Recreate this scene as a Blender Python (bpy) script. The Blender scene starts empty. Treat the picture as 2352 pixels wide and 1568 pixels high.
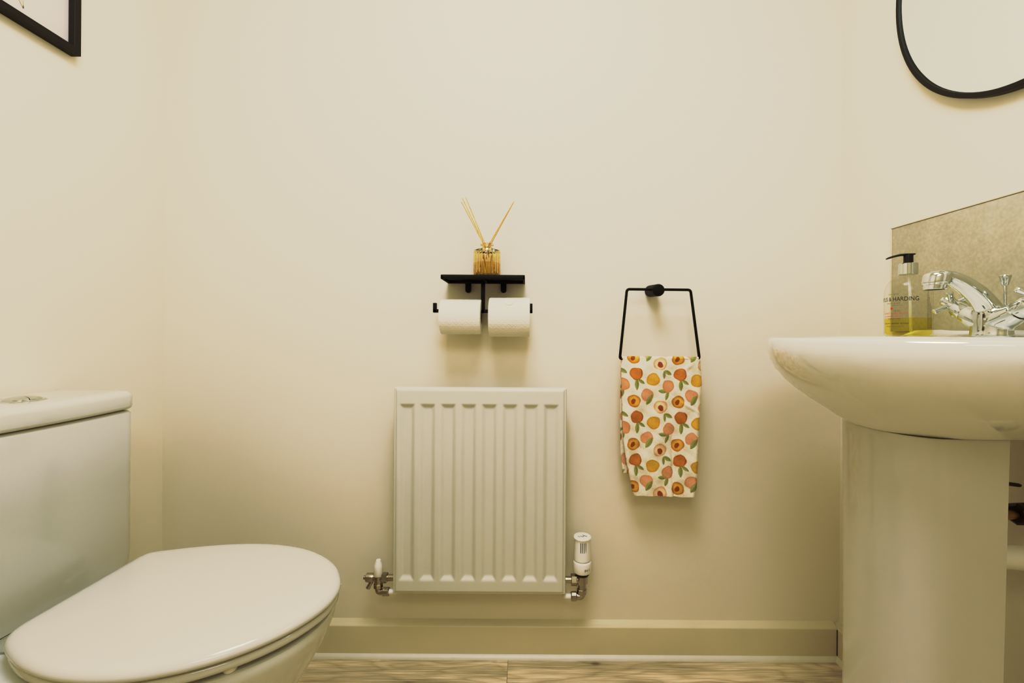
import bpy, bmesh, math, random
import numpy as np
from mathutils import Vector, Matrix
random.seed(4)
PI = math.pi
S = bpy.context.scene
COL = S.collection

# ------------------------------------------------------------ measured place (metres)
F = 1010.0                 # focal length in pixels of a 2352 px wide frame
VX, VY = 1210.0, 767.0     # where the lens axis meets the picture
CAMZ, D = 0.90, 1.241      # lens height and distance to the end wall
ROLL = 0.0065
XL, XR = -1.026, 0.887     # side walls
YF = -1.75                 # wall behind the photographer
ZC = 2.35

def W(x, y, y_world):
    """measured picture position on the plane Y=y_world -> (X, Z)"""
    dx, dy = x - VX, y - VY
    dx, dy = dx + ROLL*dy, dy - ROLL*dx
    d = D + y_world
    return dx/F*d, CAMZ - dy/F*d

# ------------------------------------------------------------ materials
def new_mat(name):
    m = bpy.data.materials.new(name); m.use_nodes = True
    nt = m.node_tree; b = nt.nodes['Principled BSDF']
    return m, nt, b

def principled(name, col, rough=0.5, metal=0.0, var=0.03, scale=8.0, bump=0.0, bscale=60.0, coat=0.0, spec=0.5, dist=0.002):
    m, nt, b = new_mat(name)
    N, L = nt.nodes, nt.links
    tc = N.new('ShaderNodeTexCoord')
    no = N.new('ShaderNodeTexNoise'); no.inputs['Scale'].default_value = scale; no.inputs['Detail'].default_value = 4
    L.new(tc.outputs['Object'], no.inputs['Vector'])
    mx = N.new('ShaderNodeMix'); mx.data_type = 'RGBA'
    mx.inputs['A'].default_value = (*[c*(1-var) for c in col], 1)
    mx.inputs['B'].default_value = (*[min(1, c*(1+var)) for c in col], 1)
    L.new(no.outputs['Fac'], mx.inputs['Factor']); L.new(mx.outputs['Result'], b.inputs['Base Color'])
    b.inputs['Roughness'].default_value = rough
    b.inputs['Metallic'].default_value = metal
    b.inputs['Coat Weight'].default_value = coat
    b.inputs['Coat Roughness'].default_value = 0.04
    b.inputs['Specular IOR Level'].default_value = spec
    if bump:
        n2 = N.new('ShaderNodeTexNoise'); n2.inputs['Scale'].default_value = bscale; n2.inputs['Detail'].default_value = 3
        L.new(tc.outputs['Object'], n2.inputs['Vector'])
        bp = N.new('ShaderNodeBump'); bp.inputs['Strength'].default_value = bump; bp.inputs['Distance'].default_value = dist
        L.new(n2.outputs['Fac'], bp.inputs['Height']); L.new(bp.outputs['Normal'], b.inputs['Normal'])
    return m

def clear(name, tint, gloss=0.6, ior=1.45):
    """thin clear plastic or liquid: tinted see-through with a fresnel sheen"""
    m = bpy.data.materials.new(name); m.use_nodes = True
    nt = m.node_tree; N, L = nt.nodes, nt.links
    N.remove(N['Principled BSDF'])
    out = N['Material Output']
    tr = N.new('ShaderNodeBsdfTransparent'); gl = N.new('ShaderNodeBsdfGlossy'); gl.inputs['Roughness'].default_value = 0.04
    tc = N.new('ShaderNodeTexCoord'); no = N.new('ShaderNodeTexNoise'); no.inputs['Scale'].default_value = 20
    L.new(tc.outputs['Object'], no.inputs['Vector'])
    mx = N.new('ShaderNodeMix'); mx.data_type = 'RGBA'
    mx.inputs['A'].default_value = (*[c*0.97 for c in tint], 1); mx.inputs['B'].default_value = (*tint, 1)
    L.new(no.outputs['Fac'], mx.inputs['Factor']); L.new(mx.outputs['Result'], tr.inputs['Color'])
    lw = N.new('ShaderNodeLayerWeight'); lw.inputs['Blend'].default_value = 0.5
    pw = N.new('ShaderNodeMath'); pw.operation = 'POWER'; pw.inputs[1].default_value = 5.0
    L.new(lw.outputs['Facing'], pw.inputs[0])
    mu = N.new('ShaderNodeMath'); mu.operation = 'MULTIPLY_ADD'; mu.inputs[1].default_value = gloss; mu.inputs[2].default_value = 0.03*gloss
    L.new(pw.outputs[0], mu.inputs[0])
    ms = N.new('ShaderNodeMixShader')
    L.new(mu.outputs[0], ms.inputs['Fac']); L.new(tr.outputs[0], ms.inputs[1]); L.new(gl.outputs[0], ms.inputs[2])
    L.new(ms.outputs[0], out.inputs['Surface'])
    return m

M = {}
M['wall'] = principled('wall_paint', (0.80, 0.745, 0.64), 0.6, var=0.012, scale=2.5, bump=0.10, bscale=260, dist=0.0006, spec=0.2)
M['rearwall'] = principled('darkened_rear_wall', (0.55, 0.51, 0.43), 0.7, var=0.02)  # unseen wall, colour darkened so less light bounces onto front faces
M['ceil'] = principled('ceiling_paint', (0.85, 0.83, 0.78), 0.8, var=0.01)
M['trim'] = principled('gloss_trim_paint', (0.68, 0.615, 0.47), 0.35, var=0.03, scale=14, bump=0.06, bscale=90)
M['seal'] = principled('silicone_bead', (0.70, 0.66, 0.56), 0.4, var=0.04, scale=60, bump=0.3, bscale=120, dist=0.0006)
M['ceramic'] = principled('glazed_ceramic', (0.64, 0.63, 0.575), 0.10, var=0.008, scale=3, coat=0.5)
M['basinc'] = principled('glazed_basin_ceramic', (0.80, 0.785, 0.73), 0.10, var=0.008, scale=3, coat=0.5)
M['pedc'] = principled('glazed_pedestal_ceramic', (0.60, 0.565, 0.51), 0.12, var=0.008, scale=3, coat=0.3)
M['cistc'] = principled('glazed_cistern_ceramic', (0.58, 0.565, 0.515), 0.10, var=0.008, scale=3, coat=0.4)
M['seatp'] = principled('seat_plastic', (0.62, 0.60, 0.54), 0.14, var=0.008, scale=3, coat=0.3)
M['enamel'] = principled('radiator_enamel', (0.67, 0.65, 0.575), 0.28, var=0.01, scale=5)
M['whitep'] = principled('white_plastic', (0.84, 0.81, 0.74), 0.35, var=0.02)
M['chrome'] = principled('chrome', (0.66, 0.68, 0.66), 0.09, 1.0, var=0.12, scale=45, bump=0.05, bscale=60, dist=0.001)
M['dullchrome'] = principled('worn_chrome', (0.50, 0.46, 0.39), 0.22, 1.0, var=0.18, scale=60, bump=0.1, bscale=150)
M['darkmetal'] = principled('dark_metal', (0.05, 0.045, 0.035), 0.4, 0.6, var=0.2)
M['black'] = principled('matt_black_metal', (0.006, 0.006, 0.005), 0.5, 0.0, var=0.2, scale=30, bump=0.05, bscale=400, spec=0.25)
M['blackwood'] = principled('black_frame', (0.014, 0.013, 0.009), 0.45, var=0.3, scale=30, bump=0.1, bscale=200, spec=0.4)
M['blackp'] = principled('black_plastic', (0.008, 0.008, 0.008), 0.25, var=0.2)
M['ink'] = principled('ink', (0.02, 0.015, 0.012), 0.6, var=0.1)
M['inkgrey'] = principled('grey_ink', (0.16, 0.13, 0.09), 0.6, var=0.1)
M['inkred'] = principled('red_ink', (0.55, 0.08, 0.03), 0.6, var=0.1)
M['card'] = principled('cardboard', (0.42, 0.33, 0.22), 0.8, var=0.1, scale=50)
M['print'] = principled('print_paper', (0.80, 0.72, 0.70), 0.6, var=0.015)
M['peachink'] = principled('print_peach', (0.84, 0.66, 0.50), 0.6, var=0.15, scale=60)
M['stemink'] = principled('print_brown', (0.20, 0.13, 0.08), 0.6, var=0.2, scale=60)
M['hole'] = principled('dark_gap', (0.01, 0.01, 0.01), 0.8)
M['nutblack'] = principled('black_nut_plastic', (0.02, 0.017, 0.012), 0.35, var=0.2)
M['brass'] = principled('brass', (0.45, 0.30, 0.14), 0.3, 1.0, var=0.15)
M['bottle'] = clear('clear_plastic', (0.992, 0.99, 0.975), 0.5)
M['soap'] = clear('yellow_soap', (0.985, 0.95, 0.52), 0.12, 1.3)
M['tube'] = principled('dip_tube_plastic', (0.85, 0.85, 0.78), 0.3, var=0.02)
M['tube'].node_tree.nodes['Principled BSDF'].inputs['Alpha'].default_value = 0.32
M['pane'] = clear('picture_glass', (0.99, 0.99, 0.985), 0.35)

def make_mirror():
    m, nt, b = new_mat('mirror_silver')
    N, L = nt.nodes, nt.links
    no = N.new('ShaderNodeTexNoise'); no.inputs['Scale'].default_value = 3
    cr = N.new('ShaderNodeMix'); cr.data_type = 'RGBA'
    cr.inputs['A'].default_value = (0.80, 0.93, 0.94, 1); cr.inputs['B'].default_value = (0.82, 0.94, 0.95, 1)
    L.new(no.outputs['Fac'], cr.inputs['Factor']); L.new(cr.outputs['Result'], b.inputs['Base Color'])
    b.inputs['Metallic'].default_value = 1; b.inputs['Roughness'].default_value = 0.01
    return m
M['mirror'] = make_mirror()

def make_tile():
    m, nt, b = new_mat('stone_tile')
    N, L = nt.nodes, nt.links
    tc = N.new('ShaderNodeTexCoord')
    n1 = N.new('ShaderNodeTexNoise'); n1.inputs['Scale'].default_value = 11; n1.inputs['Detail'].default_value = 9; n1.inputs['Roughness'].default_value = 0.7
    n2 = N.new('ShaderNodeTexNoise'); n2.inputs['Scale'].default_value = 160; n2.inputs['Detail'].default_value = 3
    L.new(tc.outputs['Object'], n1.inputs['Vector']); L.new(tc.outputs['Object'], n2.inputs['Vector'])
    cr = N.new('ShaderNodeValToRGB')
    cr.color_ramp.elements[0].position = 0.3; cr.color_ramp.elements[0].color = (0.45, 0.40, 0.30, 1)
    cr.color_ramp.elements[1].position = 0.7; cr.color_ramp.elements[1].color = (0.53, 0.475, 0.37, 1)
    L.new(n1.outputs['Fac'], cr.inputs['Fac'])
    mx = N.new('ShaderNodeMix'); mx.data_type = 'RGBA'; mx.blend_type = 'OVERLAY'; mx.inputs['Factor'].default_value = 0.18
    L.new(cr.outputs['Color'], mx.inputs['A']); L.new(n2.outputs['Fac'], mx.inputs['B'])
    hs = N.new('ShaderNodeHueSaturation'); hs.inputs['Saturation'].default_value = 0.9
    L.new(mx.outputs['Result'], hs.inputs['Color'])
    L.new(hs.outputs['Color'], b.inputs['Base Color'])
    b.inputs['Roughness'].default_value = 0.4
    return m
M['tile'] = make_tile()

def make_floor():
    m, nt, b = new_mat('wood_plank_floor')
    N, L = nt.nodes, nt.links
    tc = N.new('ShaderNodeTexCoord')
    sep = N.new('ShaderNodeSeparateXYZ'); L.new(tc.outputs['Object'], sep.inputs[0])
    # boards 1.2 m long along X and 0.15 m wide
    br = N.new('ShaderNodeTexBrick')
    br.offset = 0.37; br.inputs['Scale'].default_value = 1.0
    br.inputs['Brick Width'].default_value = 1.22; br.inputs['Row Height'].default_value = 0.148
    br.inputs['Mortar Size'].default_value = 0.0008; br.inputs['Mortar Smooth'].default_value = 0.1
    br.inputs['Color1'].default_value = (0.0, 0, 0, 1); br.inputs['Color2'].default_value = (1, 1, 1, 1); br.inputs['Mortar'].default_value = (0.5, 0.5, 0.5, 1)
    mp = N.new('ShaderNodeMapping'); mp.inputs['Location'].default_value = (-0.475, 0.137, 0)
    L.new(tc.outputs['Object'], mp.inputs['Vector']); L.new(mp.outputs['Vector'], br.inputs['Vector'])
    # per-board offset
    add = N.new('ShaderNodeVectorMath'); add.operation = 'MULTIPLY_ADD'
    L.new(br.outputs['Color'], add.inputs[0]); add.inputs[1].default_value = (3.1, 5.3, 0); L.new(tc.outputs['Object'], add.inputs[2])
    m1 = N.new('ShaderNodeMapping'); m1.inputs['Scale'].default_value = (1.0, 9.0, 1.0); L.new(add.outputs[0], m1.inputs['Vector'])
    # rings warped around knots
    n0 = N.new('ShaderNodeTexNoise'); n0.inputs['Scale'].default_value = 4.0; n0.inputs['Detail'].default_value = 2
    m0 = N.new('ShaderNodeMapping'); m0.inputs['Scale'].default_value = (0.8, 4.5, 1.0); L.new(add.outputs[0], m0.inputs['Vector'])
    L.new(m0.outputs['Vector'], n0.inputs['Vector'])
    mul = N.new('ShaderNodeMath'); mul.operation = 'MULTIPLY'; mul.inputs[1].default_value = 15.0
    L.new(n0.outputs['Fac'], mul.inputs[0])
    sn = N.new('ShaderNodeMath'); sn.operation = 'PINGPONG'; sn.inputs[1].default_value = 1.0
    L.new(mul.outputs[0], sn.inputs[0])
    pw = N.new('ShaderNodeMath'); pw.operation = 'POWER'; pw.inputs[1].default_value = 2.5
    L.new(sn.outputs[0], pw.inputs[0])
    # fine fibres
    m2 = N.new('ShaderNodeMapping'); m2.inputs['Scale'].default_value = (6.0, 190.0, 1.0); L.new(add.outputs[0], m2.inputs['Vector'])
    n2 = N.new('ShaderNodeTexNoise'); n2.inputs['Scale'].default_value = 1.2; n2.inputs['Detail'].default_value = 6; n2.inputs['Roughness'].default_value = 0.65
    L.new(m2.outputs['Vector'], n2.inputs['Vector'])
    # patches
    n3 = N.new('ShaderNodeTexNoise'); n3.inputs['Scale'].default_value = 3.0; n3.inputs['Detail'].default_value = 5
    L.new(m1.outputs['Vector'], n3.inputs['Vector'])
    cr = N.new('ShaderNodeValToRGB')
    cr.color_ramp.elements[0].position = 0.34; cr.color_ramp.elements[0].color = (0.27, 0.215, 0.155, 1)
    cr.color_ramp.elements[1].position = 0.68; cr.color_ramp.elements[1].color = (0.80, 0.69, 0.53, 1)
    a1 = N.new('ShaderNodeMath'); a1.operation = 'MULTIPLY_ADD'; a1.inputs[1].default_value = 0.5
    L.new(n3.outputs['Fac'], a1.inputs[0])
    a2 = N.new('ShaderNodeMath'); a2.operation = 'MULTIPLY'; a2.inputs[1].default_value = 0.62; L.new(n2.outputs['Fac'], a2.inputs[0])
    L.new(a2.outputs[0], a1.inputs[2]); L.new(a1.outputs[0], cr.inputs['Fac'])
    mx = N.new('ShaderNodeMix'); mx.data_type = 'RGBA'; mx.blend_type = 'MULTIPLY'
    gs = N.new('ShaderNodeMath'); gs.operation = 'MULTIPLY'; gs.inputs[1].default_value = 0.38; L.new(pw.outputs[0], gs.inputs[0])
    L.new(gs.outputs[0], mx.inputs['Factor']); L.new(cr.outputs['Color'], mx.inputs['A']); mx.inputs['B'].default_value = (0.45, 0.38, 0.28, 1)
    # knots
    vo = N.new('ShaderNodeTexVoronoi'); vo.inputs['Scale'].default_value = 9.0; 
    mk = N.new('ShaderNodeMapping'); mk.inputs['Scale'].default_value = (0.6, 1.1, 1.0); L.new(add.outputs[0], mk.inputs['Vector']); L.new(mk.outputs['Vector'], vo.inputs['Vector'])
    kr = N.new('ShaderNodeMapRange'); kr.inputs['From Min'].default_value = 0.03; kr.inputs['From Max'].default_value = 0.10; kr.inputs['To Min'].default_value = 0.75; kr.inputs['To Max'].default_value = 0.0
    L.new(vo.outputs['Distance'], kr.inputs['Value'])
    mk2 = N.new('ShaderNodeMix'); mk2.data_type = 'RGBA'; mk2.blend_type = 'MULTIPLY'
    L.new(kr.outputs['Result'], mk2.inputs['Factor']); L.new(mx.outputs['Result'], mk2.inputs['A']); mk2.inputs['B'].default_value = (0.35, 0.27, 0.18, 1)
    # joints
    mj = N.new('ShaderNodeMix'); mj.data_type = 'RGBA'
    jf = N.new('ShaderNodeMath'); jf.operation = 'MULTIPLY'; jf.inputs[1].default_value = 0.6; L.new(br.outputs['Fac'], jf.inputs[0])
    L.new(jf.outputs[0], mj.inputs['Factor']); L.new(mk2.outputs['Result'], mj.inputs['A']); mj.inputs['B'].default_value = (0.10, 0.075, 0.045, 1)
    L.new(mj.outputs['Result'], b.inputs['Base Color'])
    bp = N.new('ShaderNodeBump'); bp.inputs['Strength'].default_value = 0.2; bp.inputs['Distance'].default_value = 0.001
    L.new(n2.outputs['Fac'], bp.inputs['Height']); L.new(bp.outputs['Normal'], b.inputs['Normal'])
    b.inputs['Roughness'].default_value = 0.5
    return m
M['floor'] = make_floor()

def make_paper():
    """quilted tissue: wavy scale-like embossing around the roll"""
    m, nt, b = new_mat('embossed_tissue')
    N, L = nt.nodes, nt.links
    at = N.new('ShaderNodeAttribute'); at.attribute_name = 'roll_uv'
    sp = N.new('ShaderNodeSeparateXYZ'); L.new(at.outputs['Vector'], sp.inputs[0])
    def mth(op, a, bb=None, c=None):
        n = N.new('ShaderNodeMath'); n.operation = op
        for i, v in enumerate((a, bb, c)):
            if v is None: continue
            if isinstance(v, (int, float)): n.inputs[i].default_value = v
            else: L.new(v, n.inputs[i])
        return n.outputs[0]
    # u across the roll and v around it, both in metres
    def waves(sign):
        s = mth('SINE', mth('MULTIPLY', sp.outputs['X'], sign*2*PI/0.0165))
        p = mth('ADD', mth('MULTIPLY', sp.outputs['Y'], 1/0.0115), mth('MULTIPLY', s, 0.30))
        fr = mth('ABSOLUTE', mth('SUBTRACT', mth('FRACT', p), 0.5))
        return mth('SMOOTH_MIN', mth('MULTIPLY', fr, 6.0), 1.0, 0.3)
    h = mth('MINIMUM', waves(1), mth('ADD', waves(-1), 0.25))
    no = N.new('ShaderNodeTexNoise'); no.inputs['Scale'].default_value = 500; L.new(at.outputs['Vector'], no.inputs['Vector'])
    h2 = mth('ADD', h, mth('MULTIPLY', no.outputs['Fac'], 0.4))
    bp = N.new('ShaderNodeBump'); bp.inputs['Strength'].default_value = 0.35; bp.inputs['Distance'].default_value = 0.001
    L.new(h2, bp.inputs['Height']); L.new(bp.outputs['Normal'], b.inputs['Normal'])
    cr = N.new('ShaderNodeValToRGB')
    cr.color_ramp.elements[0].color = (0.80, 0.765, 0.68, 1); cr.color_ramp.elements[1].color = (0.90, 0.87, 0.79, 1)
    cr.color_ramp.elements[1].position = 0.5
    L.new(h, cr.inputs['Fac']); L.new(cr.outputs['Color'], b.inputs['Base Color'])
    b.inputs['Roughness'].default_value = 0.9; b.inputs['Specular IOR Level'].default_value = 0.1
    return m
M['paper'] = make_paper()

def make_towel_mat():
    m, nt, b = new_mat('printed_cotton')
    N, L = nt.nodes, nt.links
    at = N.new('ShaderNodeAttribute'); at.attribute_name = 'dye'
    tc = N.new('ShaderNodeTexCoord')
    no = N.new('ShaderNodeTexNoise'); no.inputs['Scale'].default_value = 420; no.inputs['Detail'].default_value = 2
    L.new(tc.outputs['Object'], no.inputs['Vector'])
    mr = N.new('ShaderNodeMapRange'); mr.inputs['From Min'].default_value = 0.3; mr.inputs['From Max'].default_value = 0.7; mr.inputs['To Min'].default_value = 0.89; mr.inputs['To Max'].default_value = 1.07
    L.new(no.outputs['Fac'], mr.inputs['Value'])
    mx = N.new('ShaderNodeVectorMath'); mx.operation = 'SCALE'
    L.new(at.outputs['Color'], mx.inputs[0]); L.new(mr.outputs['Result'], mx.inputs['Scale'])
    L.new(mx.outputs[0], b.inputs['Base Color'])
    bp = N.new('ShaderNodeBump'); bp.inputs['Strength'].default_value = 0.5; bp.inputs['Distance'].default_value = 0.0012
    L.new(no.outputs['Fac'], bp.inputs['Height']); L.new(bp.outputs['Normal'], b.inputs['Normal'])
    b.inputs['Roughness'].default_value = 0.95; b.inputs['Specular IOR Level'].default_value = 0.05
    return m
M['towel'] = make_towel_mat()

def make_reed():
    m, nt, b = new_mat('reed_wood')
    N, L = nt.nodes, nt.links
    tc = N.new('ShaderNodeTexCoord'); mp = N.new('ShaderNodeMapping'); mp.inputs['Scale'].default_value = (900, 900, 40)
    no = N.new('ShaderNodeTexNoise'); no.inputs['Scale'].default_value = 1
    L.new(tc.outputs['Object'], mp.inputs[0]); L.new(mp.outputs[0], no.inputs['Vector'])
    cr = N.new('ShaderNodeValToRGB')
    cr.color_ramp.elements[0].position = .3; cr.color_ramp.elements[0].color = (0.52, 0.34, 0.17, 1)
    cr.color_ramp.elements[1].position = .7; cr.color_ramp.elements[1].color = (0.78, 0.57, 0.33, 1)
    L.new(no.outputs['Fac'], cr.inputs['Fac']); L.new(cr.outputs['Color'], b.inputs['Base Color'])
    b.inputs['Roughness'].default_value = 0.7
    return m
M['reed'] = make_reed()

def make_glass(name, col, ior, rough=0.0):
    m, nt, b = new_mat(name)
    N, L = nt.nodes, nt.links
    no = N.new('ShaderNodeTexNoise'); no.inputs['Scale'].default_value = 60
    tc = N.new('ShaderNodeTexCoord'); L.new(tc.outputs['Object'], no.inputs['Vector'])
    mx = N.new('ShaderNodeMix'); mx.data_type = 'RGBA'
    mx.inputs['A'].default_value = (*[c*.93 for c in col], 1); mx.inputs['B'].default_value = (*col, 1)
    L.new(no.outputs['Fac'], mx.inputs['Factor']); L.new(mx.outputs['Result'], b.inputs['Base Color'])
    b.inputs['Transmission Weight'].default_value = 1; b.inputs['IOR'].default_value = ior; b.inputs['Roughness'].default_value = rough
    return m
M['amber'] = make_glass('amber_glass', (0.99, 0.875, 0.63), 1.36)
M['oil'] = clear('scented_oil', (0.965, 0.89, 0.58), 0.3, 1.3)

# ------------------------------------------------------------ geometry helpers
ORG = {}
def finish(bm, sharp=38):
    bmesh.ops.remove_doubles(bm, verts=bm.verts, dist=1e-6)
    bmesh.ops.recalc_face_normals(bm, faces=bm.faces)
    a = math.radians(sharp)
    for f in bm.faces: f.smooth = True
    for e in bm.edges:
        if len(e.link_faces) == 2 and e.calc_face_angle(0) > a: e.smooth = False

def obj(name, bm, mat, parent=None, sharp=38, fin=True):
    """link a bmesh given in world coordinates as one object (a part when parent is given)"""
    if fin: finish(bm, sharp)
    org = ORG.get(parent.name, Vector((0, 0, 0))) if parent else Vector((0, 0, 0))
    if parent is None:
        # base point of the thing
        xs = [v.co for v in bm.verts]
        org = Vector((sum(min(c[i] for c in xs)+max(c[i] for c in xs) for _ in (0,))/2 for i in range(3)))
        org.z = min(c.z for c in xs)
    bmesh.ops.translate(bm, verts=bm.verts, vec=-org)
    me = bpy.data.meshes.new(name); bm.to_mesh(me); bm.free()
    mats = mat if isinstance(mat, (list, tuple)) else [mat]
    for m in mats: me.materials.append(m)
    o = bpy.data.objects.new(name, me); COL.objects.link(o)
    if parent: o.parent = parent
    else: o.location = org
    ORG[o.name] = org
    return o

def thing(name, label, cat, loc, group=None):
    o = bpy.data.objects.new(name, None); COL.objects.link(o)
    o.empty_display_size = 0.05; o.location = loc
    ORG[o.name] = Vector(loc)
    return tag(o, label, cat, group)

def tag(o, label, cat, group=None):
    o['label'] = label; o['category'] = cat
    if group: o['group'] = group
    return o

def struct(name, bm, mat, sharp=38):
    o = obj(name, bm, mat, None, sharp); o['kind'] = 'structure'; return o

def box(bm, x0, x1, y0, y1, z0, z1, bev=0.0, seg=2):
    r = bmesh.ops.create_cube(bm, size=1)
    vs = r['verts']
    for v in vs:
        v.co = Vector(((x0+x1)/2 + v.co.x*(x1-x0), (y0+y1)/2 + v.co.y*(y1-y0), (z0+z1)/2 + v.co.z*(z1-z0)))
    if bev > 0:
        es = list({e for v in vs for e in v.link_edges})
        bmesh.ops.bevel(bm, geom=es, offset=bev, segments=seg, affect='EDGES', profile=0.5)
    return bm

def loft(bm, rings, cap0=True, cap1=True, closed=True):
    vr = [[bm.verts.new(p) for p in r] for r in rings]
    n = len(rings[0])
    for a, b in zip(vr, vr[1:]):
        for i in range(n if closed else n-1):
            j = (i+1) % n
            bm.faces.new((a[i], a[j], b[j], b[i]))
    if cap0: bm.faces.new(list(reversed(vr[0])))
    if cap1: bm.faces.new(vr[-1])
    return vr

def frame_of(t, hint=None):
    t = t.normalized()
    h = Vector((0, 0, 1)) if hint is None else hint
    if abs(t.dot(h)) > 0.95: h = Vector((1, 0, 0))
    a = t.cross(h).normalized(); b = a.cross(t).normalized()
    return a, b

def tube(bm, pts, r, n=16, cap=True):
    pts = [Vector(p) for p in pts]
    rs = r if isinstance(r, (list, tuple)) else [r]*len(pts)
    rings = []; prev = None
    for i, p in enumerate(pts):
        if i == 0: t = pts[1]-pts[0]
        elif i == len(pts)-1: t = pts[-1]-pts[-2]
        else: t = (pts[i+1]-p).normalized() + (p-pts[i-1]).normalized()
        t.normalize()
        if prev is None: a, b = frame_of(t)
        else:
            a = (prev - t*prev.dot(t)).normalized(); b = a.cross(t).normalized()
        prev = a
        rings.append([p + (a*math.cos(2*PI*k/n) + b*math.sin(2*PI*k/n))*rs[i] for k in range(n)])
    loft(bm, rings, cap, cap)

def lathe(bm, prof, org, axis=(0, 0, 1), n=32, sx=1.0, sy=1.0, rot=0.0, cap=True, hexed=False):
    """prof = [(radius, height)...] about an axis through org"""
    org = Vector(org); ax = Vector(axis).normalized(); a, b = frame_of(ax)
    if abs(ax.z) > 0.95: a, b = Vector((1, 0, 0)), Vector((0, 1, 0))
    rings = []
    for (r, h) in prof:
        rings.append([org + ax*h + (a*math.cos(2*PI*k/n+rot)*sx + b*math.sin(2*PI*k/n+rot)*sy)*max(r, 1e-5) for k in range(n)])
    loft(bm, rings, cap, cap)

def rounded(pts, r, seg=6):
    """round the corners of an open 3D polyline"""
    pts = [Vector(p) for p in pts]; out = [pts[0]]
    for a, p, b in zip(pts, pts[1:], pts[2:]):
        d0 = (a-p).normalized(); d1 = (b-p).normalized()
        q = min(r, (a-p).length*.49, (b-p).length*.49)
        p0, p1 = p+d0*q, p+d1*q
        for k in range(seg+1):
            t = k/seg; out.append(p0*(1-t)**2 + p*2*t*(1-t) + p1*t*t)
    out.append(pts[-1]); return out

def spline(pts, n, closed=False):
    """Catmull-Rom resample (tuples of any dimension)"""
    P = [np.array(p, float) for p in pts]; out = []
    m = len(P); segs = m if closed else m-1
    for i in range(segs):
        p0 = P[(i-1) % m] if (closed or i > 0) else 2*P[0]-P[1]
        p1 = P[i]; p2 = P[(i+1) % m]
        p3 = P[(i+2) % m] if (closed or i+2 < m) else 2*P[-1]-P[-2]
        for k in range(n):
            t = k/n
            out.append(0.5*((2*p1)+(-p0+p2)*t+(2*p0-5*p1+4*p2-p3)*t*t+(-p0+3*p1-3*p2+p3)*t**3))
    if not closed: out.append(P[-1])
    return out

def resample(pts, n):
    """closed 2D outline resampled evenly"""
    P = np.array(pts, float); Q = np.vstack([P, P[:1]])
    d = np.r_[0, np.cumsum(np.linalg.norm(np.diff(Q, axis=0), axis=1))]
    s = np.linspace(0, d[-1], n, endpoint=False)
    return np.stack([np.interp(s, d, Q[:, 0]), np.interp(s, d, Q[:, 1])], 1)

def inset(P, q):
    """move a ccw closed outline inwards by q"""
    t = np.roll(P, -1, 0) - np.roll(P, 1, 0); t /= np.linalg.norm(t, axis=1)[:, None]
    nrm = np.stack([-t[:, 1], t[:, 0]], 1)
    return P + nrm*q

def ring(P, z): return [Vector((p[0], p[1], z)) for p in P]
def scaled(P, s, c=None):
    c = P.mean(0) if c is None else np.array(c)
    return c + (P-c)*s

# ------------------------------------------------------------ room shell
T = 0.12
def wallbox(name, *a, mat='wall'):
    bm = bmesh.new(); box(bm, *a); return struct(name, bm, M[mat])
wallbox('floor', XL-T, XR+T, YF-T, T, -0.08, 0.0, mat='floor')
wallbox('ceiling', XL-T, XR+T, YF-T, T, ZC, ZC+0.1, mat='ceil')
wallbox('wall_back', XL-T, XR+T, 0, T, 0, ZC)
wallbox('wall_left', XL-T, XL, YF, 0, 0, ZC)
wallbox('wall_right', XR, XR+T, YF, 0, 0, ZC)
wallbox('wall_front', XL-T, XR+T, YF-T, YF, 0, ZC, mat='rearwall')

BH = 0.0965
def prof_sweep(prof, a, b, n_in):
    """sweep a (out, up) profile from a to b; n_in points into the room"""
    bm = bmesh.new()
    a, b, n_in = Vector(a), Vector(b), Vector(n_in)
    rings = [[p + n_in*o + Vector((0, 0, u)) for (o, u) in prof] for p in (a, b)]
    loft(bm, rings, True, True)
    return bm
bp = [(0.0, 0.0), (0.018, 0.0), (0.018, 0.083)]
bp += [(0.018 - 0.004*(1-math.cos(t*PI/2/4)), 0.083 + 0.004*math.sin(t*PI/2/4)) for t in range(1, 5)]
bp += [(0.009, 0.0905), (0.004, 0.0935), (0.0, BH)]
struct('baseboard_back', prof_sweep(bp, (XL+.018, 0, 0), (XR-.018, 0, 0), (0, -1, 0)), M['trim'], 30)
struct('baseboard_right', prof_sweep(bp, (XR, YF, 0), (XR, 0, 0), (-1, 0, 0)), M['trim'], 30)
struct('baseboard_left', prof_sweep(bp, (XL, YF, 0), (XL, 0, 0), (1, 0, 0)), M['trim'], 30)
sp_ = [(0.0165, 0.0), (0.0285, 0.0), (0.0272, 0.0035), (0.0235, 0.0075), (0.0165, 0.0105)]
struct('trim_1', prof_sweep(sp_, (XL+.03, 0, 0), (XR-.018, 0, 0), (0, -1, 0)), M['seal'], 60)
struct('trim_2', prof_sweep(sp_, (XR, YF, 0), (XR, -0.018, 0), (-1, 0, 0)), M['seal'], 60)
# corner crack between the two boards
bm = bmesh.new(); box(bm, XR-.0195, XR-.018, -.0195, -.0175, .012, .083)
struct('trim_3', bm, M['hole'])
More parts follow.
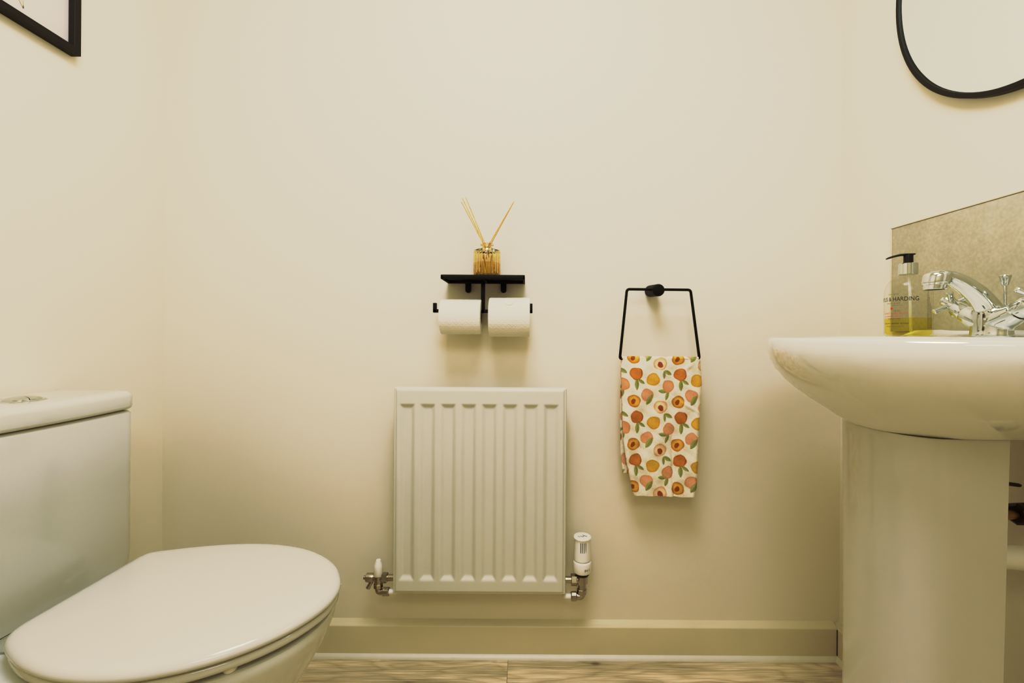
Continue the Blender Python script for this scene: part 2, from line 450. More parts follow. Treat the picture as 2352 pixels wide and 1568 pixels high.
# door behind the photographer
bm = bmesh.new(); box(bm, -0.45, 0.33, YF+.002, YF+.03, 0.01, 2.0, 0.002)
for z0, z1 in ((.15, .95), (1.05, 1.85)):
    for x0, x1 in ((-.36, -.10), (-.02, .24)): box(bm, x0, x1, YF+.028, YF+.036, z0, z1, .006)
dr = struct('door_1', bm, M['trim'])
bm = bmesh.new(); lathe(bm, [(.026, 0), (.026, .008), (.010, .010), (.010, .04)], (.27, YF+.03, 1.0), (0, 1, 0)); tube(bm, [(.27, YF+.065, 1.0), (.16, YF+.065, 1.0)], .009)
obj('door_handle', bm, M['chrome'], dr)
bm = bmesh.new()
for a in ((-.53, -.455, 0, 2.08), (.335, .41, 0, 2.08), (-.455, .335, 2.005, 2.08)): box(bm, a[0], a[1], YF, YF+.035, a[2], a[3], .004)
struct('trim_4', bm, M['trim'])

# ------------------------------------------------------------ toilet
TY = -0.463
tl = thing('toilet', 'white close-coupled toilet with its lid closed, against the left wall', 'toilet', (-0.72, TY, 0))
half_far = [(0, .122), (.003, .134), (.011, .143), (.035, .152), (.09, .168), (.15, .180), (.21, .184), (.27, .178), (.33, .160), (.38, .131), (.42, .094), (.446, .052), (.457, .018)]
half = [(0, .092), (.005, .109), (.017, .124), (.045, .144), (.09, .167), (.15, .186), (.21, .192), (.27, .187), (.33, .167), (.38, .136), (.42, .096), (.446, .052), (.457, .018)]
def lid_outline(extra=0, n=160, hx=-0.793):
    hs = spline(half, 6)
    # ccw seen from above : near side (−y) from hinge to tip, then far side back
    P = np.array([(hx+p[0], TY-p[1]) for p in hs] + [(hx+p[0], TY+p[1]) for p in reversed(spline(half_far, 6))])
    P = resample(P, n)
    for _ in range(2): P = (np.roll(P, 1, 0)+2*P+np.roll(P, -1, 0))/4
    return P
LO = lid_outline()
CN = (-0.58, TY)
z0 = 0.4265
rings = [ring(scaled(inset(LO, .010), .3, CN), z0+.003), ring(inset(LO, .014), z0+.003), ring(inset(LO, .006), z0), ring(inset(LO, .0015), z0+.0015), ring(LO, z0+.005), ring(inset(LO, .001), z0+.009),
         ring(inset(LO, .004), z0+.0130), ring(inset(LO, .009), z0+.0160), ring(inset(LO, .016), z0+.0178), ring(inset(LO, .028), z0+.0190),
         ring(scaled(inset(LO, .028), .75, CN), z0+.0205), ring(scaled(inset(LO, .028), .4, CN), z0+.0215), ring(scaled(inset(LO, .028), .1, CN), z0+.0218)]
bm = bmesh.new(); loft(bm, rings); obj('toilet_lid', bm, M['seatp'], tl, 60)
zs = 0.4090
SO = inset(LO, .0035)
rings = [ring(inset(SO, .010), zs), ring(inset(SO, .003), zs+.001), ring(SO, zs+.005), ring(inset(SO, .0008), zs+.011), ring(inset(SO, .004), zs+.0150), ring(inset(SO, .03), zs+.0155),
         ring(inset(SO, .06), zs+.0150), ring(inset(SO, .066), zs+.010), ring(inset(SO, .062), zs+.002), ring(inset(SO, .05), zs), ring(inset(SO, .010), zs)]
bm = bmesh.new(); loft(bm, rings, False, False); obj('seat', bm, M['seatp'], tl, 60)
for (bx, by) in ((-.436, TY-.127), (-.436, TY+.126), (-.72, TY-.13), (-.72, TY+.13)):
    bm = bmesh.new(); lathe(bm, [(.008, 0), (.0095, .002), (.0095, .0082)], (bx, by, .4000), n=20); obj('seat_buffer', bm, M['whitep'], tl)
for s in (-1, 1):
    bm = bmesh.new(); tube(bm, [(-.806, TY+s*.055, .414), (-.806, TY+s*.10, .414)], .010, 20)
    lathe(bm, [(.014, 0), (.013, .012), (.008, .016)], (-.806, TY+s*.078, .397), n=24); obj('hinge', bm, M['chrome'], tl)

def pan_outline(tip, back, hw, wx, hwb, n=120):
    """tip/back X, widest half width hw at wx, half width hwb at back"""
    P = []
    for k in range(41):          # front half ellipse from near side to far side
        a = -PI/2 + PI*k/40
        P.append((wx + (tip-wx)*math.cos(a)**0.93 if math.cos(a) > 1e-9 else wx, TY + hw*math.sin(a)))
    r = min(.05, hwb*.5)
    far = spline([(wx, hw), (wx-(wx-back)*.35, hw*.97*.55+hwb*.45), (wx-(wx-back)*.7, hwb*1.0), (back+r, hwb)], 6)[1:]
    cor = [(back + r*(1-math.sin(t)), hwb-r*(1-math.cos(t))) for t in np.linspace(0, PI/2, 8)[1:]]
    P += [(x, TY+y) for x, y in far] + [(x, TY+y) for x, y in cor]
    P += [(x, TY-y) for x, y in reversed(cor)] + [(x, TY-y) for x, y in reversed(far)]
    Q = resample(P, n)
    for _ in range(2): Q = (np.roll(Q, 1, 0)+2*Q+np.roll(Q, -1, 0))/4
    return Q
lev = [  # z, tip, back, hw, wx, hwb
    (0.0, -.505, -.93, .112, -.64, .100), (.012, -.500, -.93, .115, -.64, .103), (.06, -.498, -.93, .108, -.64, .098), (.13, -.487, -.93, .108, -.62, .095),
    (.20, -.455, -.935, .118, -.60, .105), (.26, -.418, -.96, .137, -.59, .115), (.31, -.388, -.99, .155, -.585, .128), (.35, -.366, -1.005, .168, -.58, .142),
    (.38, -.354, -1.008, .175, -.58, .150), (.392, -.352, -1.008, .176, -.58, .150), (.3975, -.354, -1.006, .174, -.58, .149), (.3995, -.360, -1.002, .168, -.58, .145)]
rings = [ring(pan_outline(l[1]+.006, *l[2:]), l[0]+(.0008 if l[0] > .3 else 0)) for l in lev]
# inner bowl
top = pan_outline(-.362, -1.0, .166, -.58, .166)
ell = lambda a, b, cx: np.array([(cx + a*math.cos(t), TY+b*math.sin(t)) for t in np.linspace(0, 2*PI, 120, endpoint=False)])
def match(E, P):
    k = np.argmin(np.linalg.norm(E-P[0], axis=1)); return np.roll(E, -k, 0)
e0 = match(ell(.155, .12, -.57), top)
rings += [ring(e0, .3995), ring(scaled(e0, .97), .39), ring(scaled(e0, .9), .33), ring(scaled(e0, .6), .23), ring(scaled(e0, .3), .19)]
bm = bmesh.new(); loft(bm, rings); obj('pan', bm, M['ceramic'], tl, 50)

# cistern
def cist(front, bow, hw, back=-1.022, r=.028, n=140):
    pts = []
    fr = [(front + bow*(1-(y/hw)**2), y) for y in np.linspace(-(hw-r), hw-r, 25)]
    xf = fr[-1][0]
    c1 = [(xf-r+r*math.cos(t), hw-r+r*math.sin(t)) for t in np.linspace(0, PI/2, 9)[1:]]
    pts = fr + c1 + [(back+.01, hw), (back, hw-.01)]
    pts += [(x, -y) for x, y in reversed(c1+[(back+.01, hw), (back, hw-.01)])]
    P = resample([(x, TY+y) for x, y in pts], n)
    return P
A = lambda f, h: cist(f, .014, h)
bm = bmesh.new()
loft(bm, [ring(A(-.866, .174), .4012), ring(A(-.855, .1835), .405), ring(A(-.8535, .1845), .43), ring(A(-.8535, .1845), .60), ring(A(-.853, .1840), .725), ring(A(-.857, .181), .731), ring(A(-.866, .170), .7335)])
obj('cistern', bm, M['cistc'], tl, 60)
B = lambda q: inset(cist(-.850, .015, .1835), q)
bm = bmesh.new()
zb, zt = .7345, .7735
loft(bm, [ring(B(.012), zb), ring(B(.004), zb+.0005), ring(B(.001), zb+.003), ring(B(0), zb+.007), ring(B(0), zt-.013), ring(B(.0012), zt-.0085), ring(B(.004), zt-.0045), ring(B(.008), zt-.0018), ring(B(.014), zt-.0004), ring(B(.022), zt), ring(scaled(B(.022), .5), zt+.0004)])
obj('cistern_lid', bm, M['ceramic'], tl, 60)
bx, by = -.915, TY+.020
bm = bmesh.new(); lathe(bm, [(.0315, -.001), (.0315, .0010), (.030, .0019), (.026, .0024)], (bx, by, zt), n=48)
fb = obj('flush_button', bm, M['chrome'], tl)
for s, a0, a1 in ((1, -.35, PI-.35), (-1, PI-.35, 2*PI-.35)):
    bm = bmesh.new(); rr = []
    for (r, h) in ((.0255, .0012), (.0252, .0034), (.022, .0056), (.015, .0075), (.007, .0086)):
        arc = [(r*math.cos(t), r*math.sin(t)) for t in np.linspace(a0+.02, a1-.02, 24)]
        mid = [(arc[-1][0]*(1-k/6)+arc[0][0]*k/6, arc[-1][1]*(1-k/6)+arc[0][1]*k/6) for k in range(1, 6)]
        rr.append([Vector((bx+x, by+y, zt+h)) for x, y in arc+mid])
    loft(bm, rr); obj('button_half', bm, M['chrome'], fb, 45)

# ------------------------------------------------------------ radiator
RY = -0.078
rx0, _ = W(902, 1130, RY); rx1, _ = W(1301, 1130, RY)
_, rz1 = W(1100, 891, RY); _, rz0 = W(1100, 1367, RY)
rd = thing('radiator', 'white fluted panel radiator fixed low on the end wall', 'radiator', ((rx0+rx1)/2, 0, rz0))
cent = [W(x, 1130, RY)[0] for x in (934, 981, 1028.4, 1075.5, 1122.8, 1170.2, 1218, 1265)]
_, cz1 = W(1100, 926, RY); _, cz0 = W(1100, 1336, RY)
def smooth(t): t = min(1, max(0, t)); return t*t*(3-2*t)
def depth(x, z):
    """how far the pressed front sheet is set back at (x, z)"""
    d = 0.0
    for c in cent:
        q = abs(x-c)
        if q < .0235:
            side = smooth((.0220-q)/.0135)
            end = min(smooth((cz1-z-.001-0)/.013), smooth((z-cz0)/.016))
            d = .0090*min(side, 1)*end if side*end > 0 else 0
            # trapezoid ends: the slope follows the nearer boundary
            d = .0068*min(side, end)
    # side and bottom step
    for q in (x-rx0, rx1-x, z-rz0):
        if q < .010: d = max(d, .0045*(1-smooth((q-.0055)/.004)))
        if q < .003: d = max(d, .0045+.004*(1-math.sqrt(max(0, 1-((.003-q)/.003)**2))))
    q = rz1-z
    if q < .010: d = max(d, .010*(1-math.sqrt(max(0, 1-((.010-q)/.010)**2))))
    return d
xs = sorted(set([rx0+k*(rx1-rx0)/210 for k in range(211)] + [rx0+.0015, rx0+.003, rx1-.003, rx1-.0015]))
zs_ = sorted(set([rz0+k*(rz1-rz0)/230 for k in range(231)] + [rz1-.001, rz1-.003, rz1-.005, rz0+.0015]))
bm = bmesh.new()
G = [[bm.verts.new((x, RY+depth(x, z), z)) for x in xs] for z in zs_]
for j in range(len(zs_)-1):
    for i in range(len(xs)-1): bm.faces.new((G[j][i], G[j][i+1], G[j+1][i+1], G[j+1][i]))
# returns to the rear
yb = RY+.022
def strip(line):
    bk = [bm.verts.new((v.co.x, yb, v.co.z)) for v in line]
    for a, b, c, d in zip(line, line[1:], bk[1:], bk): bm.faces.new((a, b, c, d))
strip(G[0]); strip(list(reversed(G[-1]))); strip([r[0] for r in reversed(G)]); strip([r[-1] for r in G])
obj('front_panel', bm, M['enamel'], rd, 50)
bm = bmesh.new(); box(bm, rx0+.002, rx1-.002, yb-.001, yb+.004, rz0+.002, rz1-.003, .001)
for k in range(13):
    x = rx0+.03+k*(rx1-rx0-.06)/12; box(bm, x-.012, x+.012, yb+.004, yb+.022, rz0+.03, rz1-.03, .003)
obj('rear_panel', bm, M['enamel'], rd)
for xx in (rx0+.09, rx1-.09):
    bm = bmesh.new(); box(bm, xx-.012, xx+.012, yb+.02, -.0008, rz0+.06, rz1-.06, .002); obj('wall_bracket', bm, M['whitep'], rd)

def hexnut(bm, org, axis, r, l, n=6, ch=.0015):
    lathe(bm, [(r-ch, 0), (r, ch), (r, l-ch), (r-ch, l)], org, axis, n=n)

# thermostatic valve on the right
VYY = -0.055
tx, _ = W(1337, 1300, VYY)
_, zt1 = W(1337, 1231, VYY); _, zt0 = W(1337, 1311, VYY); _, zn = W(1337, 1331, VYY)
tv = thing('thermostatic_radiator_valve', 'thermostatic valve with white dial head at the radiator\'s lower right corner', 'valve', (tx, VYY, zt0-.06))
H = zt1-zt0
bm = bmesh.new()
n = 60
pr = [(.0215, .032), (.0232, .034), (.0232, .040), (.0222, .062), (.0210, H-.006), (.0235, H-.004), (.0238, H-.0015), (.0215, H+.001), (.008, H+.0022)]
rings = []
for (r, h) in pr:
    rings.append([Vector((tx+(r*(1+(.018 if (k//2) % 2 and h > H-.008 and r > .02 else 0)))*math.cos(2*PI*k/n), VYY+(r*(1+(.018 if (k//2) % 2 and h > H-.008 and r > .02 else 0)))*math.sin(2*PI*k/n), zt0+h)) for k in range(n)])
loft(bm, rings); hd = obj('dial_head', bm, M['whitep'], tv)
for dx in (-.0065, -.002, .0025, .007):
    bm = bmesh.new(); y = VYY-math.sqrt(.0217**2-(dx+.001)**2)
    box(bm, tx+dx-.0007, tx+dx+.0007, y-.0010, y+.002, zt0+H*.62, zt0+H*.90, .0004); obj('vent_slot', bm, M['hole'], hd)
bm = bmesh.new()
tube(bm, [(tx-.004, VYY-.005, zt0+H+.0022), (tx+.001, VYY-.009, zt0+H+.0022), (tx+.004, VYY-.004, zt0+H+.0022)], .0007, 6)
for k in range(5): box(bm, tx+.001+k*.0022, tx+.0024+k*.0022, VYY-.001-.0015*k, VYY+.002-.0015*k, zt0+H+.0018, zt0+H+.0026)
tube(bm, [(tx-.012, VYY-.004, zt0+H+.0015), (tx-.009, VYY-.008, zt0+H+.0015), (tx-.005, VYY-.007, zt0+H+.0015), (tx-.006, VYY-.002, zt0+H+.0018)], .0008, 6)
obj('maker_mark', bm, M['ink'], hd)
bm = bmesh.new(); lathe(bm, [(.018, -.002), (.0232, 0), (.0246, .003), (.0246, .026), (.0235, .0295), (.0215, .031)], (tx, VYY, zt0), n=48); cl = obj('setting_collar', bm, M['whitep'], tv)
def glyph(txt, size, mat, parent, name, place, align='CENTER', space=1.0):
    """lettering as a flat mesh mapped by place(x, y) -> world point"""
    cu = bpy.data.curves.new(name, 'FONT'); cu.body = txt; cu.size = size; cu.align_x = align; cu.space_character = space; cu.resolution_u = 3
    o = bpy.data.objects.new('tmp', cu); COL.objects.link(o)
    dg = bpy.context.evaluated_depsgraph_get(); dg.update()
    me = bpy.data.meshes.new_from_object(o.evaluated_get(dg))
    bm = bmesh.new(); bm.from_mesh(me)
    bpy.data.objects.remove(o); bpy.data.meshes.remove(me)
    if len(txt) > 1:
        w_ = max(v.co.x for v in bm.verts)-min(v.co.x for v in bm.verts)
        for k in range(1, 24):
            c = min(v.co.x for v in bm.verts)+w_*k/24 if False else -w_/2+w_*k/24
            bmesh.ops.bisect_plane(bm, geom=bm.verts[:]+bm.edges[:]+bm.faces[:], plane_co=(c, 0, 0), plane_no=(1, 0, 0))
    for v in bm.verts: v.co = place(v.co.x, v.co.y)
    return obj(name, bm, mat, parent, fin=False)
def on_collar(x, y):
    a = -PI/2 + .42 + x/.0249
    return Vector((tx+.0249*math.cos(a), VYY+.0249*math.sin(a), zt0+.010+y))
glyph('4', .009, M['ink'], cl, 'scale_number', on_collar)
bm = bmesh.new()
for x0 in (.0065, -.0062, -.0048):
    a, b = on_collar(x0, 0), on_collar(x0+.0008, .006); box(bm, min(a.x, b.x), max(a.x, b.x), min(a.y, b.y)-.0002, max(a.y, b.y)+.001, a.z, b.z)
obj('scale_mark', bm, M['ink'], cl)
bm = bmesh.new()
lathe(bm, [(.017, -.010), (.0185, -.008), (.0185, -.001), (.017, 0)], (tx, VYY, zt0), n=32); obj('black_ring', bm, M['darkmetal'], tv)
bm = bmesh.new()
lathe(bm, [(.010, -.052), (.0115, -.048), (.0115, -.036), (.0145, -.031), (.0150, -.012), (.0165, -.010)], (tx, VYY, zt0), n=28)
tube(bm, [(tx, VYY, zn), (tx-.020, VYY, zn)], .0105, 24)
ve = zt0-.068
tube(bm, rounded([(tx, VYY, zt0-.048), (tx, VYY, ve), (tx-.022, VYY, ve)], .008), .0095, 20)
obj('valve_body', bm, M['dullchrome'], tv)
bm = bmesh.new(); hexnut(bm, (tx-.014, VYY, zn), (-1, 0, 0), .0150, .016); obj('union_nut', bm, M['dullchrome'], tv, 20)
bm = bmesh.new(); tube(bm, [(tx-.028, VYY, zn), (rx1-.001, VYY, zn)], .0085, 20); obj('tail_piece', bm, M['dullchrome'], tv)
bm = bmesh.new(); hexnut(bm, (tx, VYY, zt0-.060), (0, 0, 1), .0138, .014, 8); obj('compression_nut', bm, M['dullchrome'], tv, 20)
bm = bmesh.new(); lathe(bm, [(.0105, 0), (.0125, .002), (.0125, .014), (.0105, .016)], (tx-.014, VYY, ve), (-1, 0, 0), n=10); obj('elbow_nut', bm, M['dullchrome'], tv, 20)
bm = bmesh.new(); tube(bm, rounded([(tx-.03, VYY, ve), (tx-.046, VYY, ve), (tx-.046, -.001, ve)], .010), .0072, 16); obj('supply_pipe', bm, M['whitep'], tv)

# lockshield valve on the left
lx, _ = W(869, 1320, VYY); _, lz = W(869, 1326, VYY)
lv = thing('lockshield_valve', 'chrome drain valve with small white cap at the radiator\'s lower left corner', 'valve', (lx, VYY, lz-.04))
_, c0 = W(869, 1321, VYY); _, c1 = W(869, 1285, VYY)
hc = c1-c0
bm = bmesh.new(); lathe(bm, [(.0112, 0), (.0118, .001), (.0116, hc*.60), (.0108, hc*.68), (.0068, hc*.95), (.0060, hc), (.0035, hc), (.0032, hc-.003)], (lx, VYY, c0), n=32); obj('white_cap', bm, M['whitep'], lv)
bm = bmesh.new()
tube(bm, [(lx+.012, VYY, lz), (lx-.010, VYY, lz), (lx-.026, VYY, lz)], [.010, .011, .009], 20)
lathe(bm, [(.0085, -.022), (.0105, -.012), (.0115, 0), (.0115, .005)], (lx, VYY, lz), n=24)
_, le = W(869, 1358, VYY)
tube(bm, rounded([(lx, VYY, lz-.016), (lx, VYY, le), (lx+.016, VYY, le)], .009), .0088, 20)
obj('valve_body', bm, M['dullchrome'], lv)
bm = bmesh.new(); lathe(bm, [(.0112, 0), (.0118, .002), (.0118, .018), (.0095, .020), (.0052, .0205), (.0052, .026)], (lx-.013, VYY, lz), (-1, 0, 0), n=24); obj('drain_plug', bm, M['dullchrome'], lv)
bm = bmesh.new(); tube(bm, [(lx-.014, VYY, lz-.004), (lx-.024, VYY, lz-.021), (lx-.0275, VYY, lz-.028)], [.0052, .0056, .0062], 14); obj('drain_spigot', bm, M['dullchrome'], lv)
bm = bmesh.new(); hexnut(bm, (lx+.010, VYY, lz), (1, 0, 0), .0132, .015); obj('union_nut', bm, M['dullchrome'], lv, 20)
bm = bmesh.new(); tube(bm, [(lx+.024, VYY, lz), (rx0+.001, VYY, lz)], .0085, 20); obj('tail_piece', bm, M['dullchrome'], lv)
bm = bmesh.new(); lathe(bm, [(.0100, 0), (.0128, .002), (.0128, .010), (.011, .013)], (lx, VYY, lz-.027), (0, 0, 1), n=8); obj('compression_nut', bm, M['dullchrome'], lv, 20)
bm = bmesh.new(); lathe(bm, [(.0100, 0), (.0115, .002), (.0115, .016), (.0100, .018)], (lx+.012, VYY, le), (1, 0, 0), n=10); obj('elbow_nut', bm, M['dullchrome'], lv, 20)
bm = bmesh.new(); tube(bm, rounded([(lx+.028, VYY, le), (lx+.050, VYY, le), (lx+.050, -.001, le)], .012), .0072, 16); obj('supply_pipe', bm, M['whitep'], lv)

# ------------------------------------------------------------ toilet roll holder with shelf
SY0, SY1 = -.110, -.002
sx0, sz = W(1012, 629.5, SY0); sx1, _ = W(1205.5, 633, SY0); sz = 1.0520; st = .0115
BY = -.066
pxm, _ = W(1109.5, 680, BY)
_, bz = W(1110, 714.5, BY)
rh = thing('toilet_roll_holder', 'matt black double toilet roll holder with a small shelf above the radiator', 'toilet roll holder', (pxm, 0, .93))
bm = bmesh.new(); box(bm, sx0, sx1, SY0, SY1, sz-.004, sz, .0015)
for a in ((sx0, sx1, SY0, SY0+.005), (sx0, sx1, SY1-.012, SY1), (sx0, sx0+.005, SY0, SY1), (sx1-.005, sx1, SY0, SY1)): box(bm, *a, sz-st, sz-.001, .0014)
box(bm, (sx0+sx1)/2-.004, (sx0+sx1)/2+.004, SY0+.002, SY1-.002, sz-st+.0005, sz-.002, .001)
obj('shelf', bm, M['black'], rh)
bm = bmesh.new(); box(bm, pxm-.0052, pxm+.0052, BY-.0045, BY+.0045, bz-.0052, sz-.003, .0013); obj('post', bm, M['black'], rh)
ax0, _ = W(995, 708, BY); ax1, _ = W(1223, 708, BY); _, au = W(995, 699, BY)
bm = bmesh.new()
box(bm, ax0, ax1, BY-.0045, BY+.0045, bz-.0045, bz+.0045, .0012)
for a in (ax0, ax1-.0095): box(bm, a, a+.0095, BY-.0045, BY+.0045, bz-.0045, au+.004, .0012)
obj('arm', bm, M['black'], rh)
for hx in (1075.5, 1156.5):
    cx, hz = W(hx, 672.5, -.006); bm = bmesh.new()
    pts = [(cx-.0078, sz-.006)] + [(cx-.0078*math.cos(t), hz+.0078-.0078*math.sin(t)) for t in np.linspace(0, PI, 14)] + [(cx+.0078, sz-.006)]
    loft(bm, [[Vector((x, -.0008, z)) for x, z in pts], [Vector((x, -.010, z)) for x, z in pts], [Vector((cx+(x-cx)*.9, -.011, z+(.001 if z < hz+.008 else 0))) for x, z in pts]])
    obj('wall_fixing', bm, M['black'], rh)
bx2, _ = W(1103.5, 730, -.008); _, bzz = W(1103, 742, -.008)
bm = bmesh.new(); box(bm, bx2-.006, bx2+.006, -.008, -.0008, bzz, bz+.02, .001); box(bm, bx2-.004, bx2+.004, BY+.004, -.006, bz-.004, bz+.004, .001)
obj('support_arm', bm, M['black'], rh)

def roll(x0p, x1p, ytop, ybot, label):
    xa, _ = W(x0p, 730, BY-.045); xb, _ = W(x1p, 730, BY-.045)
    d = D+BY
    R = (ybot-ytop)/F*(d-.02)/2*.985
    cz = bz+.0045-.0205+.0005
    t = thing('toilet_roll', label, 'toilet roll', ((xa+xb)/2, BY, cz-R), 'toilet rolls on the black holder')
    bm = bmesh.new(); lay = bm.verts.layers.float_vector.new('roll_uv')
    n = 96; xsx = [xa+.0012*0] + [xa+k*(xb-xa)/24 for k in range(1, 24)] + [xb]
    rows = []
    def mk(x, r):
        out = []
        for k in range(n):
            a = 2*PI*k/n
            rr = r*(1+.006*math.sin(2*a+.7)+.004*math.sin(5*a+x*40))
            v = bm.verts.new((x, BY+rr*math.cos(a), cz+rr*math.sin(a))); v[lay] = (x-xa, a*R, 0); out.append(v)
        return out
    rows.append(mk(xa, .0205)); rows.append(mk(xa, R*.7)); rows.append(mk(xa, R-.0025)); rows.append(mk(xa+.0008, R-.0006))
    for k in range(1, 24): rows.append(mk(xa+k*(xb-xa)/24, R+.00012*math.sin(k*1.3)))
    rows.append(mk(xb-.0008, R-.0006)); rows.append(mk(xb, R-.0025)); rows.append(mk(xb, R*.7)); rows.append(mk(xb, .0205))
    for a, b in zip(rows, rows[1:]):
        for i in range(n): bm.faces.new((a[i], a[(i+1) % n], b[(i+1) % n], b[i]))
    finish(bm, 50)
    obj('paper', bm, M['paper'], t, fin=False)
    bm = bmesh.new()
    loft(bm, [[Vector((x, BY+r*math.cos(2*PI*k/32), cz+r*math.sin(2*PI*k/32))) for k in range(32)] for x, r in ((xa, .0206), (xb, .0206), (xb, .0195), (xa, .0195), (xa, .0206))], False, False)
    obj('core_tube', bm, M['card'], t)
    return t, R, cz, xa, xb
roll(1006.5, 1102, 692, 775, 'thinner white toilet roll, on the left arm of the black holder')
t2, R2, cz2, xa2, xb2 = roll(1121, 1217, 682, 775, 'fuller white toilet roll with a round seal, on the right arm of the black holder')
bm = bmesh.new()
cx_, a0 = xa2+.5*(xb2-xa2), math.radians(132)
rr = []
for r_, h in ((.0128, .0003), (.0128, .0011), (.0108, .0012), (.0100, .0004)):
    rr.append([Vector((cx_+r_*math.cos(t), BY+(R2+h+.0004)*math.cos(a0+r_*math.sin(t)/R2), cz2+(R2+h+.0004)*math.sin(a0+r_*math.sin(t)/R2))) for t in np.linspace(0, 2*PI, 40, endpoint=False)])
loft(bm, rr, True, True); obj('round_seal', bm, M['paper'], t2)

# ------------------------------------------------------------ reed diffuser
DY = -.060
dxc, _ = W(1118.4, 600, DY); zb = sz+.0003
_, zsh = W(1118, 575, DY); _, zne = W(1118, 560, DY)
df = thing('reed_diffuser', 'square-shouldered amber glass diffuser bottle standing on the black shelf', 'diffuser', (dxc, DY, zb))
R = .0362
def ribbed(r, z, amp, n=144, ribs=24):
    return [Vector((dxc+(r-amp*abs(math.sin(ribs*PI*k/n)))*math.cos(2*PI*k/n), DY+(r-amp*abs(math.sin(ribs*PI*k/n)))*math.sin(2*PI*k/n), z)) for k in range(n)]
bm = bmesh.new()
Hh = zsh-zb
outer = [(.030, 0, 0), (R-.001, 0, 0), (R, .0015, 0), (R, Hh-.003, 0), (R-.001, Hh-.0008, 0), (R-.003, Hh, 0), (.016, Hh+.001, 0), (.0145, Hh+.003, 0), (.0142, zne-zb-.006, 0), (.0175, zne-zb-.005, 0), (.0175, zne-zb-.001, 0), (.0165, zne-zb, 0), (.0125, zne-zb, 0)]
inner = [(.0115, zne-zb-.002, 0), (.0115, Hh+.001, 0), (.016, Hh-.004, 0), (R-.006, Hh-.006, .0006), (R-.0042, Hh-.010, .0020), (R-.0042, .012, .0022), (R-.007, .006, .0015), (.020, .005, 0), (.005, .005, 0)]
loft(bm, [ribbed(r, zb+h, a) for r, h, a in outer+inner])
gb = obj('glass_bottle', bm, M['amber'], df, 40)
_, zl = W(1118, 604, DY)
bm = bmesh.new(); loft(bm, [ribbed(.018, zb+.0056, 0), ribbed(R-.0082, zb+.0066, .0013), ribbed(R-.0053, zb+.0122, .0030), ribbed(R-.0053, zl, .0030)])
obj('scented_oil', bm, M['oil'], df, 40)
reeds = [  # tip px, neck px, dy tip, dy neck, label
    ((1060.3, 464), (1111.0, 560), -.012, -.003, 'reed stick leaning left in the amber bottle, the lowest tip of the left three'),
    ((1062.0, 455), (1112.2, 560), .000, .002, 'reed stick leaning left in the amber bottle, between the other two left ones'),
    ((1069.7, 453), (1114.0, 560), .010, .006, 'reed stick leaning left in the amber bottle, the steepest of the left three'),
    ((1180.7, 462), (1127.6, 560), .006, .001, 'reed stick leaning right in the amber bottle, the higher tip of the right pair'),
    ((1178.0, 466.5), (1123.6, 560), -.010, -.009, 'reed stick leaning right in the amber bottle, tucked just under its right neighbour')]
for (tp, nk, dyt, dyn, lab) in reeds:
    X1, Z1 = W(tp[0], tp[1], DY+dyt); X0, Z0 = W(nk[0], nk[1], DY+dyn)
    a = Vector((X1, DY+dyt, Z1)); b = Vector((X0, DY+dyn, Z0)); d = (b-a).normalized()
    end = b + d*((b.z-(zb+.0085))/-d.z)
    lim = Vector((dxc, DY, end.z)); off = end-lim
    k = 0
    if off.length > .022: 
        end = lim + off.normalized()*.022
    bm = bmesh.new(); tube(bm, [a, b, b.lerp(end, .5), end], .00155, 10)
    o = obj('diffuser_reed', bm, M['reed']); tag(o, lab, 'reed', 'reeds in the amber diffuser')

# ------------------------------------------------------------ towel ring and towel
tr = thing('towel_ring', 'matt black towel ring of bent rod on a round wall mount', 'towel ring', (W(1512, 666, 0)[0], 0, .80))
TRY = -.062
P_ = lambda x, y, yy: (W(x, y, yy)[0], yy, W(x, y, yy)[1])
mc = P_(1513, 666, -.078)
bm = bmesh.new(); lathe(bm, [(.0162, 0), (.0162, .0745), (.0158, .0765), (.0150, .077)], (mc[0], -.0004, mc[2]+.005), (0, -1, -.065), n=48)
obj('mount', bm, M['black'], tr)
tl_, tr_ = P_(1440, 664, TRY), P_(1586, 665.5, TRY)
bl_, br_ = P_(1423.5, 824, TRY), P_(1606.5, 824, TRY)
mid_t = ((tl_[0]+tr_[0])/2, TRY, (tl_[2]+tr_[2])/2); mid_b = ((bl_[0]+br_[0])/2, TRY, (bl_[2]+br_[2])/2)
bm = bmesh.new(); tube(bm, rounded([mid_t, tl_, bl_, br_, tr_, (mid_t[0]+.0001, TRY, mid_t[2])], .0075), .0036, 16)
obj('rod', bm, M['black'], tr)

